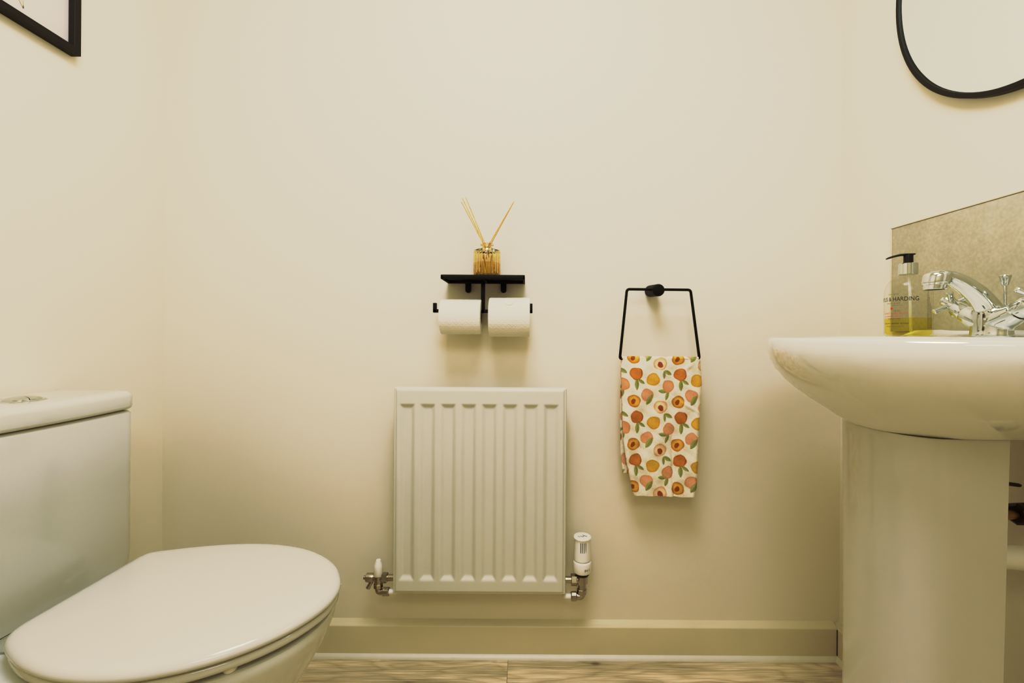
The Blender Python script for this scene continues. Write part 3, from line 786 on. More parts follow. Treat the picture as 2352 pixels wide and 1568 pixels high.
# towel pattern in crop units of the measured motif lattice (303,13) x (-2,293)
def motif_color(X, Y):
    base = np.empty(X.shape+(3,)); base[:] = (0.84, 0.77, 0.635)
    cream = np.array((0.80, 0.755, 0.60))
    def blob(cx, cy, rx, ry, col, rot=0.0, edge=None, soft=3.0, wob=0.05):
        dx, dy = X-cx, Y-cy
        c, s = math.cos(rot), math.sin(rot)
        u, v = (dx*c+dy*s)/rx, (-dx*s+dy*c)/ry
        a = np.arctan2(v, u)
        r = np.sqrt(u*u+v*v)/(1+wob*np.sin(3*a+cx)+wob*.5*np.sin(5*a+cy))
        m = np.clip((1-r)*min(rx, ry)/soft+.5, 0, 1)[..., None]
        colr = np.array(col)[None, None, :]*np.ones_like(base)
        if edge is not None:
            e = np.clip((r-.70)/.25, 0, 1)[..., None]; colr = colr*(1-e)+np.array(edge)*e
        base[:] = base*(1-m)+colr*m
    def leaf(x0, y0, x1, y1, w=13):
        L_ = math.hypot(x1-x0, y1-y0); rot = math.atan2(y1-y0, x1-x0)
        dx, dy = X-(x0+x1)/2, Y-(y0+y1)/2; c, s = math.cos(rot), math.sin(rot)
        u, v = (dx*c+dy*s)/(L_/2), -dx*s+dy*c
        wd = w*np.clip(1-u*u, 0, 1)**.8
        m = np.clip((wd-np.abs(v))/2.5+.2, 0, 1)*(np.abs(u) < 1); m = m[..., None]
        col = np.array((0.38, 0.38, 0.16))*(1+.25*np.sign(v)*.5)[..., None]
        vein = (np.abs(v) < 1.3)[..., None]; col = np.where(vein, np.array((.28, .30, .11)), col)
        base[:] = base*(1-m)+col*m
    for i in range(-3, 4):
        for j in range(-4, 5):
            ox, oy = 303*i-2*j, 13*i+293*j
            if not (-250 < 242+ox < 900 and -300 < 672+oy < 1900): continue
            g = lambda x, y: (x+ox, y+oy)
            # A: red-orange peach with a cleft and two leaves
            leaf(*g(246, 705), *g(245, 785), 15); leaf(*g(252, 708), *g(300, 740), 12)
            blob(*g(242, 672), 44, 42, (0.60, 0.27, 0.085), edge=(0.52, 0.22, 0.065))
            blob(*g(262, 672), 20, 36, (0.44, 0.15, 0.04), wob=.02); blob(*g(258, 672), 19, 35, (0.61, 0.28, 0.09), wob=.02)
            # B: yellow peach
            blob(*g(358, 711), 45, 43, (0.70, 0.46, 0.10), edge=(0.62, 0.37, 0.07)); 
            # C: salmon peach with leaves lower left
            leaf(*g(452, 800), *g(392, 788), 14); leaf(*g(462, 790), *g(440, 855), 13)
            blob(*g(461, 760), 40, 42, (0.72, 0.41, 0.26), edge=(0.64, 0.33, 0.18))
            # D: salmon peach with a leaf over its lower right
            blob(*g(315, 815), 44, 42, (0.75, 0.44, 0.30), edge=(0.69, 0.37, 0.23)); leaf(*g(352, 812), *g(308, 882), 18)
            # E: halved orange peach with stone
            blob(*g(223, 857), 43, 42, (0.66, 0.36, 0.07), edge=(0.54, 0.24, 0.05)); blob(*g(226, 857), 33, 32, (0.74, 0.48, 0.13), edge=(0.68, 0.40, 0.09)); blob(*g(218, 860), 14, 20, (0.40, 0.13, 0.03), rot=.5)
            # F: pale halved peach with stone, leaves beneath
            leaf(*g(430, 945), *g(432, 1003), 10); leaf(*g(432, 945), *g(484, 978), 14)
            blob(*g(405, 898), 46, 43, (0.78, 0.54, 0.38), edge=(0.70, 0.42, 0.25)); blob(*g(403, 900), 38, 36, (0.83, 0.66, 0.48), edge=(0.80, 0.59, 0.40)); blob(*g(405, 906), 17, 22, (0.42, 0.13, 0.05), rot=-.5)
    sp = np.sin(X*.9+np.sin(Y*.35)*3)*np.sin(Y*.83+np.sin(X*.41)*3)
    base *= (1+.04*sp)[..., None]
    return base

def build_towel():
    sc = 2.957
    ztop = mid_b[2]
    nx = 250
    rod_z, rr = ztop, .0036+.0020
    # left / right borders of the front layer in picture rows (crop units)
    Lb = [(552, 145), (600, 142), (760, 145), (900, 148), (1100, 152), (1250, 172), (1340, 190), (1380, 200), (1420, 208), (1480, 218), (1508, 232)]
    Rb = [(552, 668), (585, 682), (640, 688), (740, 690), (860, 685), (1000, 672), (1100, 668), (1250, 660), (1380, 656), (1460, 648), (1512, 640)]
    ys = np.linspace(574, 1508, 480)
    lb = np.interp(ys, *zip(*Lb)); rb = np.interp(ys, *zip(*Rb))
    rows = []; cols = []
    u = np.linspace(0, 1, nx)
    # back layer first (hem upward), hangs behind the rod; ends a little above the front hem at its left
    nb = 90
    vb = np.linspace(1365, 590, nb)
    lbb = np.interp(vb, [552, 900, 1200, 1365], [145, 139, 143, 158]); rbb = np.interp(vb, [552, 700, 1000, 1365], [670, 680, 670, 650])
    def wave(x, y):
        # gentle drape of the front layer: metres towards the room
        h = .0028*np.sin((x-150)/95.+(y-560)/400.) + .0022*np.sin((x-100)/43.+np.sin(y/160.)*1.5)*np.clip((y-600)/500., 0, 1)
        h += .0016*np.sin(x/27.+y/61.)*np.sin(y/83.) + .0009*np.sin(x/13.-y/19.)*np.sin(y/41.+x/33.)
        h += .004*np.exp(-(((x-620)+(y-600)*.8)/22.)**2)*np.exp(-((y-610)/45.)**2)
        h += .003*np.exp(-(((x-600)*.55-(y-900))/14.)**2)*np.exp(-((x-600)/70.)**2)
        h -= .0035*np.exp(-(((x-470)-(y-560)*.03)/12.)**2)*np.clip((y-1000)/300, 0, 1)
        return h
    rowsY = []
    for k in range(nb):
        xx = lbb[k]+(rbb[k]-lbb[k])*u; yy = np.full(nx, vb[k])
        X = np.empty(nx); Z = np.empty(nx)
        Yw = TRY+.0060+(.0025+.002*np.sin(xx/60.+k*.02)+.001*np.sin(xx/25.))*min(1, (nb-1-k)/8.)
        for i in range(nx): X[i], Z[i] = W(1380+xx[i]/sc, 630+yy[i]/sc, TRY-.008)
        rows.append(np.stack([X, Yw, Z], 1)); cols.append((xx+137, 2*600-yy))
    # over the rod
    xx = 146+(668-146)*u
    for a in np.linspace(0, PI, 13)[1:-1]:
        X = np.array([W(1380+x/sc, 630+560/sc, TRY-.008)[0] for x in xx])
        bulk = .0004*np.sin(xx/37.)+.0003*np.sin(xx/15.)
        rows.append(np.stack([X, TRY+(.0056+bulk)*math.cos(a), rod_z+(.0060+bulk)*math.sin(a)], 1)); cols.append((xx, np.full(nx, 574-(1-a/PI)*44)))
    for k in range(len(ys)):
        xx = lb[k]+(rb[k]-lb[k])*u
        edge = np.full(nx, ys[k]) + (2.5*np.sin(xx/40.)+1.6*np.sin(xx/17.) + (xx-380)*.022)*np.clip((ys[k]-1380)/120., 0, 1)
        hd = wave(xx, edge)*np.clip((ys[k]-571)/70., 0, 1)
        curl = .006*np.clip((.06-u)/.06, 0, 1)**2 + .006*np.clip((u-.95)/.05, 0, 1)**2
        Yw = TRY-.0056-.002*min(1, (ys[k]-574)/200.)-hd+curl
        X = np.empty(nx); Z = np.empty(nx)
        for i in range(nx): X[i], Z[i] = W(1380+xx[i]/sc, 630+edge[i]/sc, TRY-.008)
        Z = np.minimum(Z, rod_z)
        rows.append(np.stack([X, Yw, Z], 1))
        cols.append((xx, np.full(nx, ys[k])))
    V = np.array(rows)
    CX = np.array([c[0] for c in cols]); CY = np.array([c[1] for c in cols])
    # slight printing warp
    C = motif_color(CX+3*np.sin(CY/90.), CY+3*np.sin(CX/70.))
    R_ = V.shape[0]
    # hem thickness: shell by a slightly offset back sheet is left to the solidify modifier
    verts = V.reshape(-1, 3)
    org = Vector(((V[..., 0].min()+V[..., 0].max())/2, TRY, V[..., 2].min()))
    verts = verts-np.array(org)
    idx = np.arange(R_*nx).reshape(R_, nx)
    faces = np.stack([idx[:-1, :-1], idx[:-1, 1:], idx[1:, 1:], idx[1:, :-1]], -1).reshape(-1, 4)
    me = bpy.data.meshes.new('hand_towel'); me.from_pydata(verts.tolist(), [], faces.tolist()); me.update()
    me.polygons.foreach_set('use_smooth', [True]*len(me.polygons))
    at = me.color_attributes.new('dye', 'FLOAT_COLOR', 'POINT')
    at.data.foreach_set('color', np.concatenate([C.reshape(-1, 3), np.ones((R_*nx, 1))], 1).ravel().astype(np.float32))
    me.materials.append(M['towel'])
    o = bpy.data.objects.new('hand_towel', me); COL.objects.link(o); o.location = org
    sd = o.modifiers.new('cloth_thickness', 'SOLIDIFY'); sd.thickness = .0016; sd.offset = 0
    tag(o, 'cream hand towel printed with peaches, draped over the black ring', 'towel')
build_towel()

# ------------------------------------------------------------ wash basin and pedestal
BC = -0.491           # basin centre line (Y)
BXc = 0.687           # widest line (X)
def dplan(cx, a_front, b, a_back, nb=5.0, n=160, cy=BC, nf=2.0):
    """front half ellipse towards -X, squarish rear half towards the wall"""
    P = []
    for k in range(n):
        t = 2*PI*k/n
        c, s = math.cos(t), math.sin(t)
        e = nf if c < 0 else nb
        r = (abs(c)**e+abs(s)**e)**(-1/e)
        P.append((cx+r*c*(a_front if c < 0 else a_back), cy+r*s*b))
    return np.array(P)
bs = thing('wash_basin', 'white ceramic wash basin with rounded front on the right wall', 'wash basin', (.70, BC, .74))
ab = XR-.0012-BXc
def lv_(t, q=0.0, nf=2.0):
    """t 0 rim .. 1 pedestal joint"""
    a = (.2345-q)*(1-t)+.118*t; b = (.270-q)*(1-t)+.098*t
    return dplan(BXc*(1-t)+.688*t, a, b, ab, 5-1.0*t, nf=2.0+.35*t)
rim = .8965
prof = [(1.0, .7475), (.985, .7485), (.88, .757), (.74, .770), (.56, .7845), (.38, .8015), (.23, .8185), (.115, .836), (.045, .853), (.008, .868), (-.006, .878)]
rings = [ring(lv_(t), z) for t, z in prof]
rings += [ring(lv_(0, .0002), rim-.008), ring(lv_(0, .0018), rim-.0035), ring(lv_(0, .005), rim-.0008), ring(lv_(0, .011), rim)]
# deck, a little dished, with a raised ledge against the wall
def deck(P, base, lift=0.0):
    out = []
    for p in P:
        s = smooth((p[0]-(XR-.045))/.022)
        out.append(Vector((p[0], p[1], base+.004*smooth((p[0]-.70)/.1)*0 + s*.017+lift)))
    return out
rings = [r if i < len(rings)-1 else r for i, r in enumerate(rings)]
def raise_back(r):
    for v in r:
        s = smooth((v.x-(XR-.045))/.022)
        if v.z > .86: v.z += (s*.014+.0045*smooth((v.x-.60)/.16))*smooth((v.z-.86)/.025)
    return r
rings += [ring(lv_(0, .018), rim-.0003), ring(lv_(0, .026), rim-.0006)]
P_d = lv_(0, .030)
bowl = dplan(.640, .150, .205, .115, 2.4)
for s in (.25, .5, .75): rings.append(ring(P_d*(1-s)+bowl*s, rim-.0008))
rings.append(ring(bowl, rim-.0012)); rings.append(ring(scaled(bowl, .975), rim-.004)); rings.append(ring(scaled(bowl, .95), rim-.012))
rings.append(ring(scaled(bowl, .88), rim-.05)); rings.append(ring(scaled(bowl, .72), rim-.088)); rings.append(ring(scaled(bowl, .45), rim-.108)); rings.append(ring(scaled(bowl, .15), rim-.116))
rings = [raise_back(r) for r in rings]
bm = bmesh.new(); loft(bm, rings); obj('basin_bowl', bm, M['basinc'], bs, 60)
bm = bmesh.new(); lathe(bm, [(.034, 0), (.034, .003), (.028, .004), (.012, .001)], (.640, BC, rim-.117), n=32); obj('waste_outlet', bm, M['chrome'], bs)

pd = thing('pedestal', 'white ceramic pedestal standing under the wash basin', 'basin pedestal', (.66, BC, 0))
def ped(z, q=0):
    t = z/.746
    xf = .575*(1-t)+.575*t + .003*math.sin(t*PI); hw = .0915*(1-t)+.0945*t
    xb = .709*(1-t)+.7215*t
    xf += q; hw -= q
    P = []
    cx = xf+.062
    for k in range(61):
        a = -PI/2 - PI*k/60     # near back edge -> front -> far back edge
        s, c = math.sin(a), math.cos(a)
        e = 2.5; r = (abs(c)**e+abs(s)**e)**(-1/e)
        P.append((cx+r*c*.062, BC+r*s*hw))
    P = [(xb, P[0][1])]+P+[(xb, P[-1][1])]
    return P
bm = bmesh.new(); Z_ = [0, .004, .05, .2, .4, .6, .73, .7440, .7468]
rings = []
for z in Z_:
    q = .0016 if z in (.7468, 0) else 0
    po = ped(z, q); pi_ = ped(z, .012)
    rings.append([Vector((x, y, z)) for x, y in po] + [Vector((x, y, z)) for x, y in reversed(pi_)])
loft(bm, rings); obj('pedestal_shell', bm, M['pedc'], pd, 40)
# foot flare
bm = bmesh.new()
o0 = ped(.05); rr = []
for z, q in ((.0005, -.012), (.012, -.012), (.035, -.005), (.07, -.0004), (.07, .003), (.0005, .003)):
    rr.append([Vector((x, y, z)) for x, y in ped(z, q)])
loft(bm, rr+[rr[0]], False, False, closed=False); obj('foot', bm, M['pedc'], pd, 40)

# splashback
bm = bmesh.new(); box(bm, XR-.0100, XR-.0008, -.800, -.1835, .912, 1.158, .0008)
o = obj('splashback', bm, M['tile']); tag(o, 'beige stone-effect tile splashback behind the wash basin', 'tile splashback')
bm = bmesh.new()
box(bm, XR-.0115, XR-.0006, -.803, -.1805, 1.1585, 1.1615, .0008); box(bm, XR-.0115, XR-.0006, -.1830, -.1805, .912, 1.1615, .0006)
struct('trim_5', bm, M['trim'])

# ------------------------------------------------------------ mixer tap
TX, TYY, DK = .792, BC, rim+.0035
tp = thing('mixer_tap', 'chrome basin mixer tap with two cross handles', 'tap', (TX, TYY, DK))
def sect(c, t, w, h, e=2.6, n=28):
    """rounded section, w half width along Y, h half height"""
    t = Vector(t).normalized(); a = Vector((0, 1, 0)); b = a.cross(t).normalized(); c = Vector(c)
    out = []
    for k in range(n):
        s = 2*PI*k/n; cs, sn = math.cos(s), math.sin(s); r = (abs(cs)**e+abs(sn)**e)**(-1/e)
        out.append(c+a*(r*cs*w)+b*(r*sn*h))
    return out
bm = bmesh.new()
# base skirt, oval
rr = []
for r1, r2, z in ((.0225, .0315, 0), (.0225, .0315, .003), (.0212, .0305, .010), (.0205, .031, .020), (.0210, .033, .030), (.0205, .031, .042), (.016, .020, .050)):
    rr.append([Vector((TX+r1*math.cos(2*PI*k/40), TYY+r2*math.sin(2*PI*k/40), DK+z)) for k in range(40)])
loft(bm, rr)
# spout
path = spline([(TX+.004, .018), (TX-.002, .042), (TX-.018, .066), (TX-.042, .086), (TX-.066, .0985), (TX-.086, .1035), (TX-.100, .1045)], 6)
wd = np.interp(np.linspace(0, 1, len(path)), [0, .3, .6, .8, .93, 1], [.021, .0165, .0145, .0160, .0185, .0165])
hh = np.interp(np.linspace(0, 1, len(path)), [0, .25, .5, .7, .93, 1], [.019, .0150, .0125, .0110, .0085, .0075])
rr = []
for i, p in enumerate(path):
    q0 = path[max(0, i-1)]; q1 = path[min(len(path)-1, i+1)]
    rr.append(sect((p[0], TYY, DK+p[1]), (q1[0]-q0[0], 0, q1[1]-q0[1]), wd[i], hh[i]))
loft(bm, rr)
AX = Vector((.21, 0, .978)).normalized(); AO = Vector((TX-.0955, TYY, DK+.0885))
lathe(bm, [(.0175, .001), (.0188, .004), (.0192, .016), (.0178, .0205), (.008, .022)], AO, AX, n=40)
# shoulders towards the handles
for s in (-1, 1):
    tube(bm, [(TX, TYY+s*.010, DK+.026), (TX, TYY+s*.030, DK+.036), (TX, TYY+s*.042, DK+.0425)], [.020, .0185, .0165], 24)
body = obj('body', bm, M['chrome'], tp, 60)
rm = body.modifiers.new('blend', 'REMESH'); rm.mode = 'VOXEL'; rm.voxel_size = .0013; rm.use_smooth_shade = True
sm = body.modifiers.new('soften', 'SMOOTH'); sm.factor = .6; sm.iterations = 7
bm = bmesh.new()
lathe(bm, [(.0125, -.0080), (.0140, -.0083), (.0152, -.0075), (.0160, -.001), (.0178, 0), (.0178, .003)], AO, AX, n=36)
ae = obj('aerator', bm, M['chrome'], tp)
bm = bmesh.new(); lathe(bm, [(.004, -.0082), (.0128, -.0086), (.0128, -.0070)], AO, AX, n=30); obj('aerator_mesh', bm, M['darkmetal'], ae)
for s in (-1, 1):
    ax = Vector((0, s*.83, .56)).normalized()
    o0 = Vector((TX, TYY+s*.040, DK+.041))
    bm = bmesh.new(); lathe(bm, [(.0158, 0), (.0158, .0015)], o0, ax, n=32); rg = obj('handle_ring', bm, M['darkmetal'], tp)
    bm = bmesh.new()
    lathe(bm, [(.0148, .0015), (.0152, .003), (.0150, .022), (.0135, .0245), (.0105, .0255), (.0105, .042), (.0115, .044), (.0110, .050), (.007, .052)], o0, ax, n=36)
    a, b = frame_of(ax); h0 = o0+ax*.036
    th = .62
    for k in range(4):
        dv = a*math.cos(th+k*PI/2)+b*math.sin(th+k*PI/2)
        tube(bm, [h0+dv*.006, h0+dv*.022, h0+dv*.029, h0+dv*.0305], [.0042, .0046, .0052, .0040], 14)
    obj('cross_handle', bm, M['chrome'], tp)
# indicator dot and pop-up rod
bm = bmesh.new(); px_ = TX+.0235
tube(bm, [(px_, TYY, DK+.0), (px_, TYY, DK+.090)], .0022, 14)
rod = obj('plug_rod', bm, M['chrome'], tp)
bm = bmesh.new(); lathe(bm, [(.0036, -.001), (.0042, 0), (.0076, .0135), (.0080, .0155), (.0072, .0170), (.003, .0176)], (px_, TYY, DK+.089), n=28); obj('rod_knob', bm, M['chrome'], rod)

# ------------------------------------------------------------ hand wash bottle
HX, HY, HZ = .792, -.327, rim+.0038
sb = thing('soap_dispenser', 'clear pump bottle of yellow hand wash standing on the basin', 'soap dispenser', (HX, HY, HZ))
RB = .0393
bprof = [(.022, .003), (.034, .0015), (RB-.004, 0), (RB-.001, .002), (RB, .006), (RB, .090), (RB-.0012, .099), (RB-.004, .107), (RB-.0085, .1145), (RB-.015, .1205), (.0200, .1245), (.0160, .1265), (.0145, .129), (.0145, .140)]
bm = bmesh.new(); lathe(bm, bprof, (HX, HY, HZ), n=72, cap=False); bt = obj('bottle', bm, M['bottle'], sb, 60)
RI = RB-.0018
bm = bmesh.new(); lathe(bm, [(.02, .0035), (RI-.004, .0030), (RI, .007), (RI, .0375)], (HX, HY, HZ), n=64); obj('liquid_soap', bm, M['soap'], sb, 50)
bm = bmesh.new(); tube(bm, spline([(HX, HY, HZ+.135), (HX+.002, HY-.002, HZ+.09), (HX+.010, HY+.006, HZ+.045), (HX+.022, HY+.018, HZ+.010)], 8), .0026, 14); obj('dip_tube', bm, M['tube'], sb)
bm = bmesh.new(); lathe(bm, [(.0156, .1285), (.0161, .1290), (.0161, .1505), (.0152, .1515), (.009, .1518)], (HX, HY, HZ), n=48); obj('collar', bm, M['chrome'], sb)
bm = bmesh.new()
lathe(bm, [(.0082, .1518), (.0082, .167), (.0080, .1695)], (HX, HY, HZ), n=32)
dn = Vector((-.93, .36, 0)).normalized()
rr = []
for s, z, w_, h_ in ((-.0100, .1702, .0070, .0015), (-.005, .1702, .0085, .0018), (.005, .1702, .0080, .0022), (.014, .1697, .0052, .0024), (.024, .1675, .0038, .0022), (.0335, .1645, .0032, .0020), (.0375, .1628, .0028, .0016)):
    c = Vector((HX, HY, HZ+z))+dn*s; sd = Vector((-dn.y, dn.x, 0))
    rr.append([c+sd*(w_*math.cos(2*PI*k/16))+Vector((0, 0, h_*math.sin(2*PI*k/16))) for k in range(16)])
loft(bm, rr); obj('pump_head', bm, M['blackp'], sb)
# lettering around the bottle; s in metres along the surface, centred on the front (towards -X)
def on_bottle(s0, z0_, sc=1.0):
    def f(x, y):
        a = PI + (s0 + x)/ (RB+.0003)
        return Vector((HX+(RB+.0003)*math.cos(a), HY+(RB+.0003)*math.sin(a), HZ+z0_+y*sc))
    return f
def word(txt, size, mat, name, s0, z, space=1.0, sy=1.0):
    glyph(txt, size, M[mat], bt, name, on_bottle(s0, z, sy), 'CENTER', space)
FC = .0105
word('BAYLIS & HARDING', .0094, 'ink', 'brand_lettering', FC-.0008, .0722, 1.02, 1.28)
word('EST 1970', .0040, 'inkgrey', 'small_lettering', FC-.002, .0848, 1.3)
word('ENGLAND', .0043, 'inkgrey', 'small_lettering', FC-.002, .0662, 1.5)
word('SWEET MANDARIN', .0046, 'inkred', 'scent_lettering', FC-.001, .0455, 1.25)
word('& GRAPEFRUIT', .0046, 'inkred', 'scent_lettering', FC-.003, .0395, 1.25)
word('LUXURY HAND WASH', .0043, 'ink', 'product_lettering', FC, .0250, 1.15)
word('POUR LES MAINS', .0040, 'inkgrey', 'product_lettering', FC, .0190, 1.2)
def patch(bm, s, z, w_, h_):
    f = on_bottle(0, 0); bm.faces.new([bm.verts.new(f(*p)) for p in ((s, z), (s+w_, z), (s+w_, z+h_), (s, z+h_))])
for n_, s_, st_, z_, w_, h_ in ((10, -.012, .0024, .0352, .0016, .0014), (12, -.016, .0022, .0318, .0015, .0006), (8, -.004, .0024, .0628, .0016, .0008)):
    bm = bmesh.new()
    for k in range(n_): patch(bm, FC+s_+k*st_, z_, w_, h_)
    obj('fine_print', bm, M['inkgrey'], bt, fin=False)

bm = bmesh.new(); f = on_bottle(0, 0)
bm.faces.new([bm.verts.new(f(FC-.0045+.0022*math.cos(t), .0572+.0022*math.sin(t))) for t in np.linspace(0, 2*PI, 16, endpoint=False)])
obj('fruit_mark', bm, M['inkred'], bt, fin=False)
bm = bmesh.new()
for cx0 in (FC+.001, FC+.0055, FC+.010):
    for k in range(16):
        t0, t1 = 2*PI*k/16, 2*PI*(k+1)/16
        bm.faces.new([bm.verts.new(f(cx0+r*math.cos(t), .0520+r*math.sin(t))) for r, t in ((.0020, t0), (.0020, t1), (.0016, t1), (.0016, t0))])
obj('symbol_mark', bm, M['inkgrey'], bt, fin=False)
bm = bmesh.new()
for c in range(6):
    z = .016
    while z < .088-.006*c if c > 1 else z < .093:
        l = random.uniform(.0012, .0045); patch(bm, .0670+c*.0021, z, .0008, l); z += l+.0009
obj('back_print', bm, M['inkgrey'], bt, fin=False)

# ------------------------------------------------------------ pipework behind the pedestal
wp = thing('waste_pipe', 'white plastic waste pipe running into the wall behind the pedestal', 'pipe', (.80, -.50, .5))
bm = bmesh.new(); tube(bm, rounded([(.690, BC, .735), (.690, BC, .540), (.760, BC, .530), (XR-.001, BC-.02, .530)], .03), .0195, 28); obj('pipe', bm, M['whitep'], wp)
bm = bmesh.new(); lathe(bm, [(.024, 0), (.027, .003), (.027, .02), (.024, .024)], (.690, BC, .66), n=16); obj('pipe_nut', bm, M['whitep'], wp)
iv = thing('isolating_valve', 'black nut and brass supply pipe fitting beside the pedestal edge', 'valve', (.80, -.515, .58))
bm = bmesh.new(); lathe(bm, [(.014, 0), (.0185, .003), (.0185, .020), (.015, .025)], (.822, -.503, .603), (.75, .1, .02), n=8); obj('nut', bm, M['nutblack'], iv, 20)
bm = bmesh.new(); lathe(bm, [(.0075, 0), (.0085, .001), (.0085, .012), (.0075, .013), (.0075, .034)], (.786, -.508, .602), (.75, .1, .02), n=20); obj('brass_spindle', bm, M['brass'], iv)
bm = bmesh.new(); tube(bm, [(.8475, -.4996, .6045), (XR-.001, -.497, .6045)], .0120, 20); obj('tail_pipe', bm, M['dullchrome'], iv)
lvv = thing('lever_rod', 'thin dark pop-up waste lever showing beside the pedestal', 'lever', (.79, -.50, .65))
bm = bmesh.new(); tube(bm, [(.7605, -.4985, .6600), (.828, -.502, .6515), (.8315, -.5022, .6510)], [.0030, .0032, .0020], 12); obj('lever', bm, M['darkmetal'], lvv)
bm = bmesh.new(); lathe(bm, [(.014, -.002), (.0165, .002), (.0165, .022), (.013, .026)], (.7215, -.503, .642), (1, 0, 0), n=24); obj('ball_nut', bm, M['whitep'], lvv)

# ------------------------------------------------------------ mirror
mr_ = thing('wall_mirror', 'oval mirror in a thin black frame on the right wall', 'mirror', (XR, -.487, 1.343))
def oval(da, x, n=120, a=.285, b=.327):
    return [Vector((x, -.487+(a+da)*math.cos(2*PI*k/n), 1.670+(b+da)*math.sin(2*PI*k/n))) for k in range(n)]
xf = XR-.021
bm = bmesh.new()
loft(bm, [oval(-.004, XR-.0008), oval(-.0005, XR-.0008), oval(0, XR-.002), oval(0, xf+.001), oval(-.001, xf), oval(-.0085, xf), oval(-.0095, xf+.001), oval(-.0095, xf+.006), oval(-.0095, XR-.006), oval(-.004, XR-.0008)], False, False)
obj('mirror_frame', bm, M['blackwood'], mr_, 30)
bm = bmesh.new(); loft(bm, [oval(-.0092, xf+.0070), oval(-.0092, xf+.0045), oval(-.0135, xf+.0035)]); obj('mirror_glass', bm, M['mirror'], mr_, 8)

# ------------------------------------------------------------ framed picture
pf = thing('framed_picture', 'black framed print hanging on the left wall above the toilet', 'picture', (XL, -.41, 1.515))
y1, z0p = -.2545, 1.5155; y0, z1p = y1-.31, z0p+.43; xo = XL+.0225; fw = .0145
def rect(x, q): return [Vector((x, a, b)) for a, b in ((y0+q, z0p+q), (y1-q, z0p+q), (y1-q, z1p-q), (y0+q, z1p-q))]
bm = bmesh.new(); loft(bm, [rect(XL+.0008, .002), rect(XL+.0008, 0), rect(xo-.0006, 0), rect(xo, .0006), rect(xo, fw-.0004), rect(xo-.0004, fw), rect(XL+.008, fw), rect(XL+.008, fw-.002)], False, False)
obj('picture_frame', bm, M['blackwood'], pf, 20)
bm = bmesh.new(); box(bm, XL+.003, XL+.0085, y0+fw-.003, y1-fw+.003, z0p+fw-.003, z1p-fw+.003); obj('print', bm, M['print'], pf)
bm = bmesh.new(); box(bm, XL+.0095, XL+.0110, y0+fw+.0002, y1-fw-.0002, z0p+fw+.0002, z1p-fw-.0002); obj('glass', bm, M['pane'], pf)
def on_print(p):  # (y, z)
    return Vector((XL+.0089, p[0], p[1]))
def zy(x, y):
    dx, dy = x-VX, y-VY; dx, dy = dx+ROLL*dy, dy-ROLL*dx
    d = (XL+.0089)/dx*F; return (-D+d, CAMZ-dy/F*d)
tip = zy(53, 19); 
bm = bmesh.new()
dirv = np.array((-.30, 1.0)); dirv /= np.linalg.norm(dirv); sdv = np.array((dirv[1], -dirv[0]))
tp2 = np.array(tip)
for side, wl in ((0, .0115),):
    cl_ = [tp2+dirv*s for s in np.linspace(0, .16, 14)]
    wdt = [wl*math.sin(min(1, (k+.2)/6)*PI/2) for k in range(14)]
    Lp = [c-sdv*w_ for c, w_ in zip(cl_, wdt)]; Rp = [c+sdv*w_ for c, w_ in zip(cl_, wdt)]
    vl = [bm.verts.new(on_print(p)) for p in Lp]; vr = [bm.verts.new(on_print(p)) for p in Rp]
    for a, b, c, d in zip(vl, vl[1:], vr[1:], vr): bm.faces.new((a, b, c, d))
for k in range(1, 6):
    c = tp2+dirv*(.16+.0)
    ang = .5*(k-3); dv = np.array((math.sin(ang)*.9, math.cos(ang)))
    q0 = tp2+dirv*.14; pts = [q0+dv*s for s in (0, .03, .06, .085)]; n_ = np.array((dv[1], -dv[0])); ww = (.002, .012, .011, .001)
    vl = [bm.verts.new(on_print(p-n_*w_)+Vector((.00005*k, 0, 0))) for p, w_ in zip(pts, ww)]; vr = [bm.verts.new(on_print(p+n_*w_)+Vector((.00005*k, 0, 0))) for p, w_ in zip(pts, ww)]
    for a, b, c, d in zip(vl, vl[1:], vr[1:], vr): bm.faces.new((a, b, c, d))
obj('printed_flower', bm, M['peachink'], pf, fin=False)
bm = bmesh.new()
for off in (-1, 1):
    cl_ = [tp2+dirv*s+sdv*off*.0115*math.sin(min(1, (s/.0121+.2)/6)*PI/2) for s in np.linspace(0, .12, 12)]
    vl = [bm.verts.new(on_print(c)+Vector((.0001, 0, 0))) for c in cl_]; vr = [bm.verts.new(on_print(c+sdv*.0004)+Vector((.0001, 0, 0))) for c in cl_]
    for a, b, c, d in zip(vl, vl[1:], vr[1:], vr): bm.faces.new((a, b, c, d))
vl = [bm.verts.new(on_print(tp2+np.array(p))+Vector((.0001, 0, 0))) for p in ((0, -.001), (.0018, .002), (.0004, .007), (-.001, .003))]; bm.faces.new(vl)
obj('printed_outline', bm, M['stemink'], pf, fin=False)

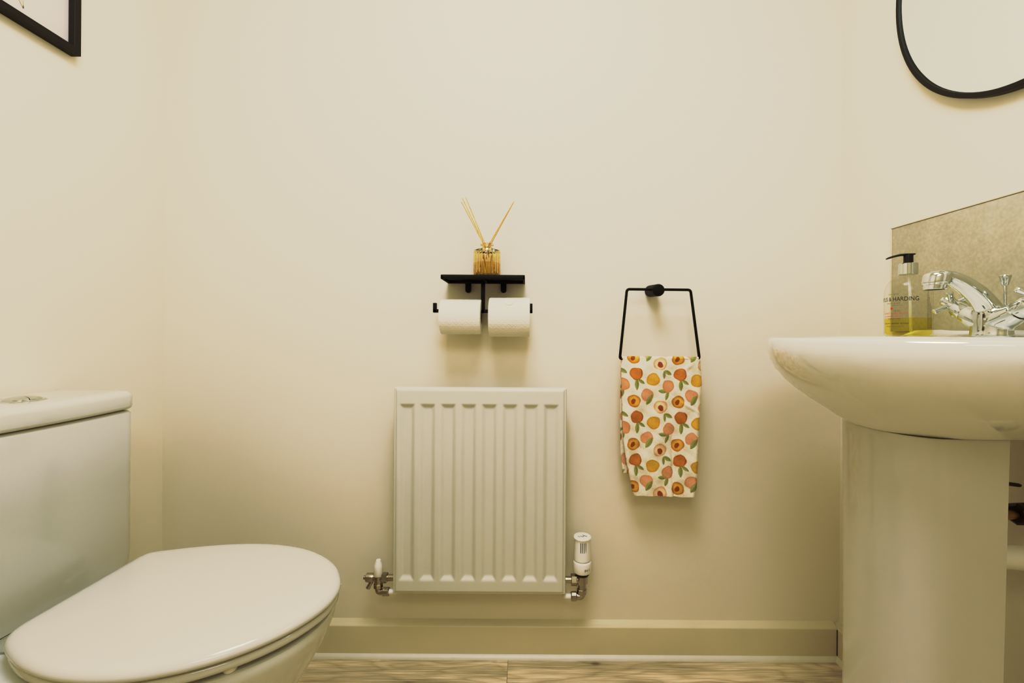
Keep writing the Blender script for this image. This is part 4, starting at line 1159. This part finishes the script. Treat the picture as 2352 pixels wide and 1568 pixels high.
# ------------------------------------------------------------ light
def area(name, loc, size, power, col, rot=(0, 0, 0), shape='DISK'):
    l = bpy.data.lights.new(name, 'AREA'); l.shape = shape; l.size = size; l.energy = power; l.color = col
    o = bpy.data.objects.new(name, l); COL.objects.link(o); o.location = loc; o.rotation_euler = rot
    return o
area('ceiling_lamp', (-.05, -.95, ZC-.03), .70, 9.5, (1.0, .975, .92))
area('front_fill', (0.0, YF+.06, 1.75), .70, 3.6, (1.0, .975, .92), (math.radians(82), 0, 0))  # added soft fill from the door side, stands for no lamp there
w = bpy.data.worlds.new('world'); S.world = w; w.use_nodes = True
w.node_tree.nodes['Background'].inputs['Color'].default_value = (1, .95, .85, 1); w.node_tree.nodes['Background'].inputs['Strength'].default_value = .1

# ------------------------------------------------------------ camera
cd = bpy.data.cameras.new('camera'); cam = bpy.data.objects.new('camera', cd); COL.objects.link(cam)
cd.sensor_width = 36; cd.sensor_fit = 'HORIZONTAL'; cd.lens = F/2352*36
cd.shift_x = -(VX-1176)/2352; cd.shift_y = -(784-VY)/2352
cd.clip_start = .01
cam.matrix_world = Matrix.Translation((0, -D, CAMZ)) @ Matrix.Rotation(PI/2, 4, 'X') @ Matrix.Rotation(ROLL, 4, 'Z')
S.camera = cam
S.view_settings.view_transform = 'Standard'; S.view_settings.look = 'None'; S.view_settings.exposure = 0; S.view_settings.gamma = 1
# camera response of the photograph: soft shoulder, warm toe
S.view_settings.use_curve_mapping = True
cm = S.view_settings.curve_mapping
for ci, pts in ((0, [(0, 0), (.10, .09), (.19, .238), (.24, .335), (.285, .465), (.33, .59), (.40, .67), (.5, .70), (.7, .735), (.9, .86), (1, .95)]),
                (1, [(0, 0), (.07, .06), (.13, .162), (.18, .252), (.235, .40), (.28, .525), (.35, .61), (.45, .65), (.6, .69), (.85, .85), (1, .95)]),
                (2, [(0, 0), (.05, .04), (.10, .098), (.13, .168), (.15, .24), (.19, .39), (.25, .49), (.35, .55), (.5, .61), (.8, .83), (1, .95)])):
    c = cm.curves[ci]
    for p in pts[1:-1]: c.points.new(*p)
    c.points[0].location = pts[0]; c.points[len(pts)-1].location = pts[-1]
cm.update()
S.cycles.max_bounces = 16; S.cycles.diffuse_bounces = 8; S.cycles.transparent_max_bounces = 24; S.cycles.transmission_bounces = 12
S.cycles.sample_clamp_indirect = 6
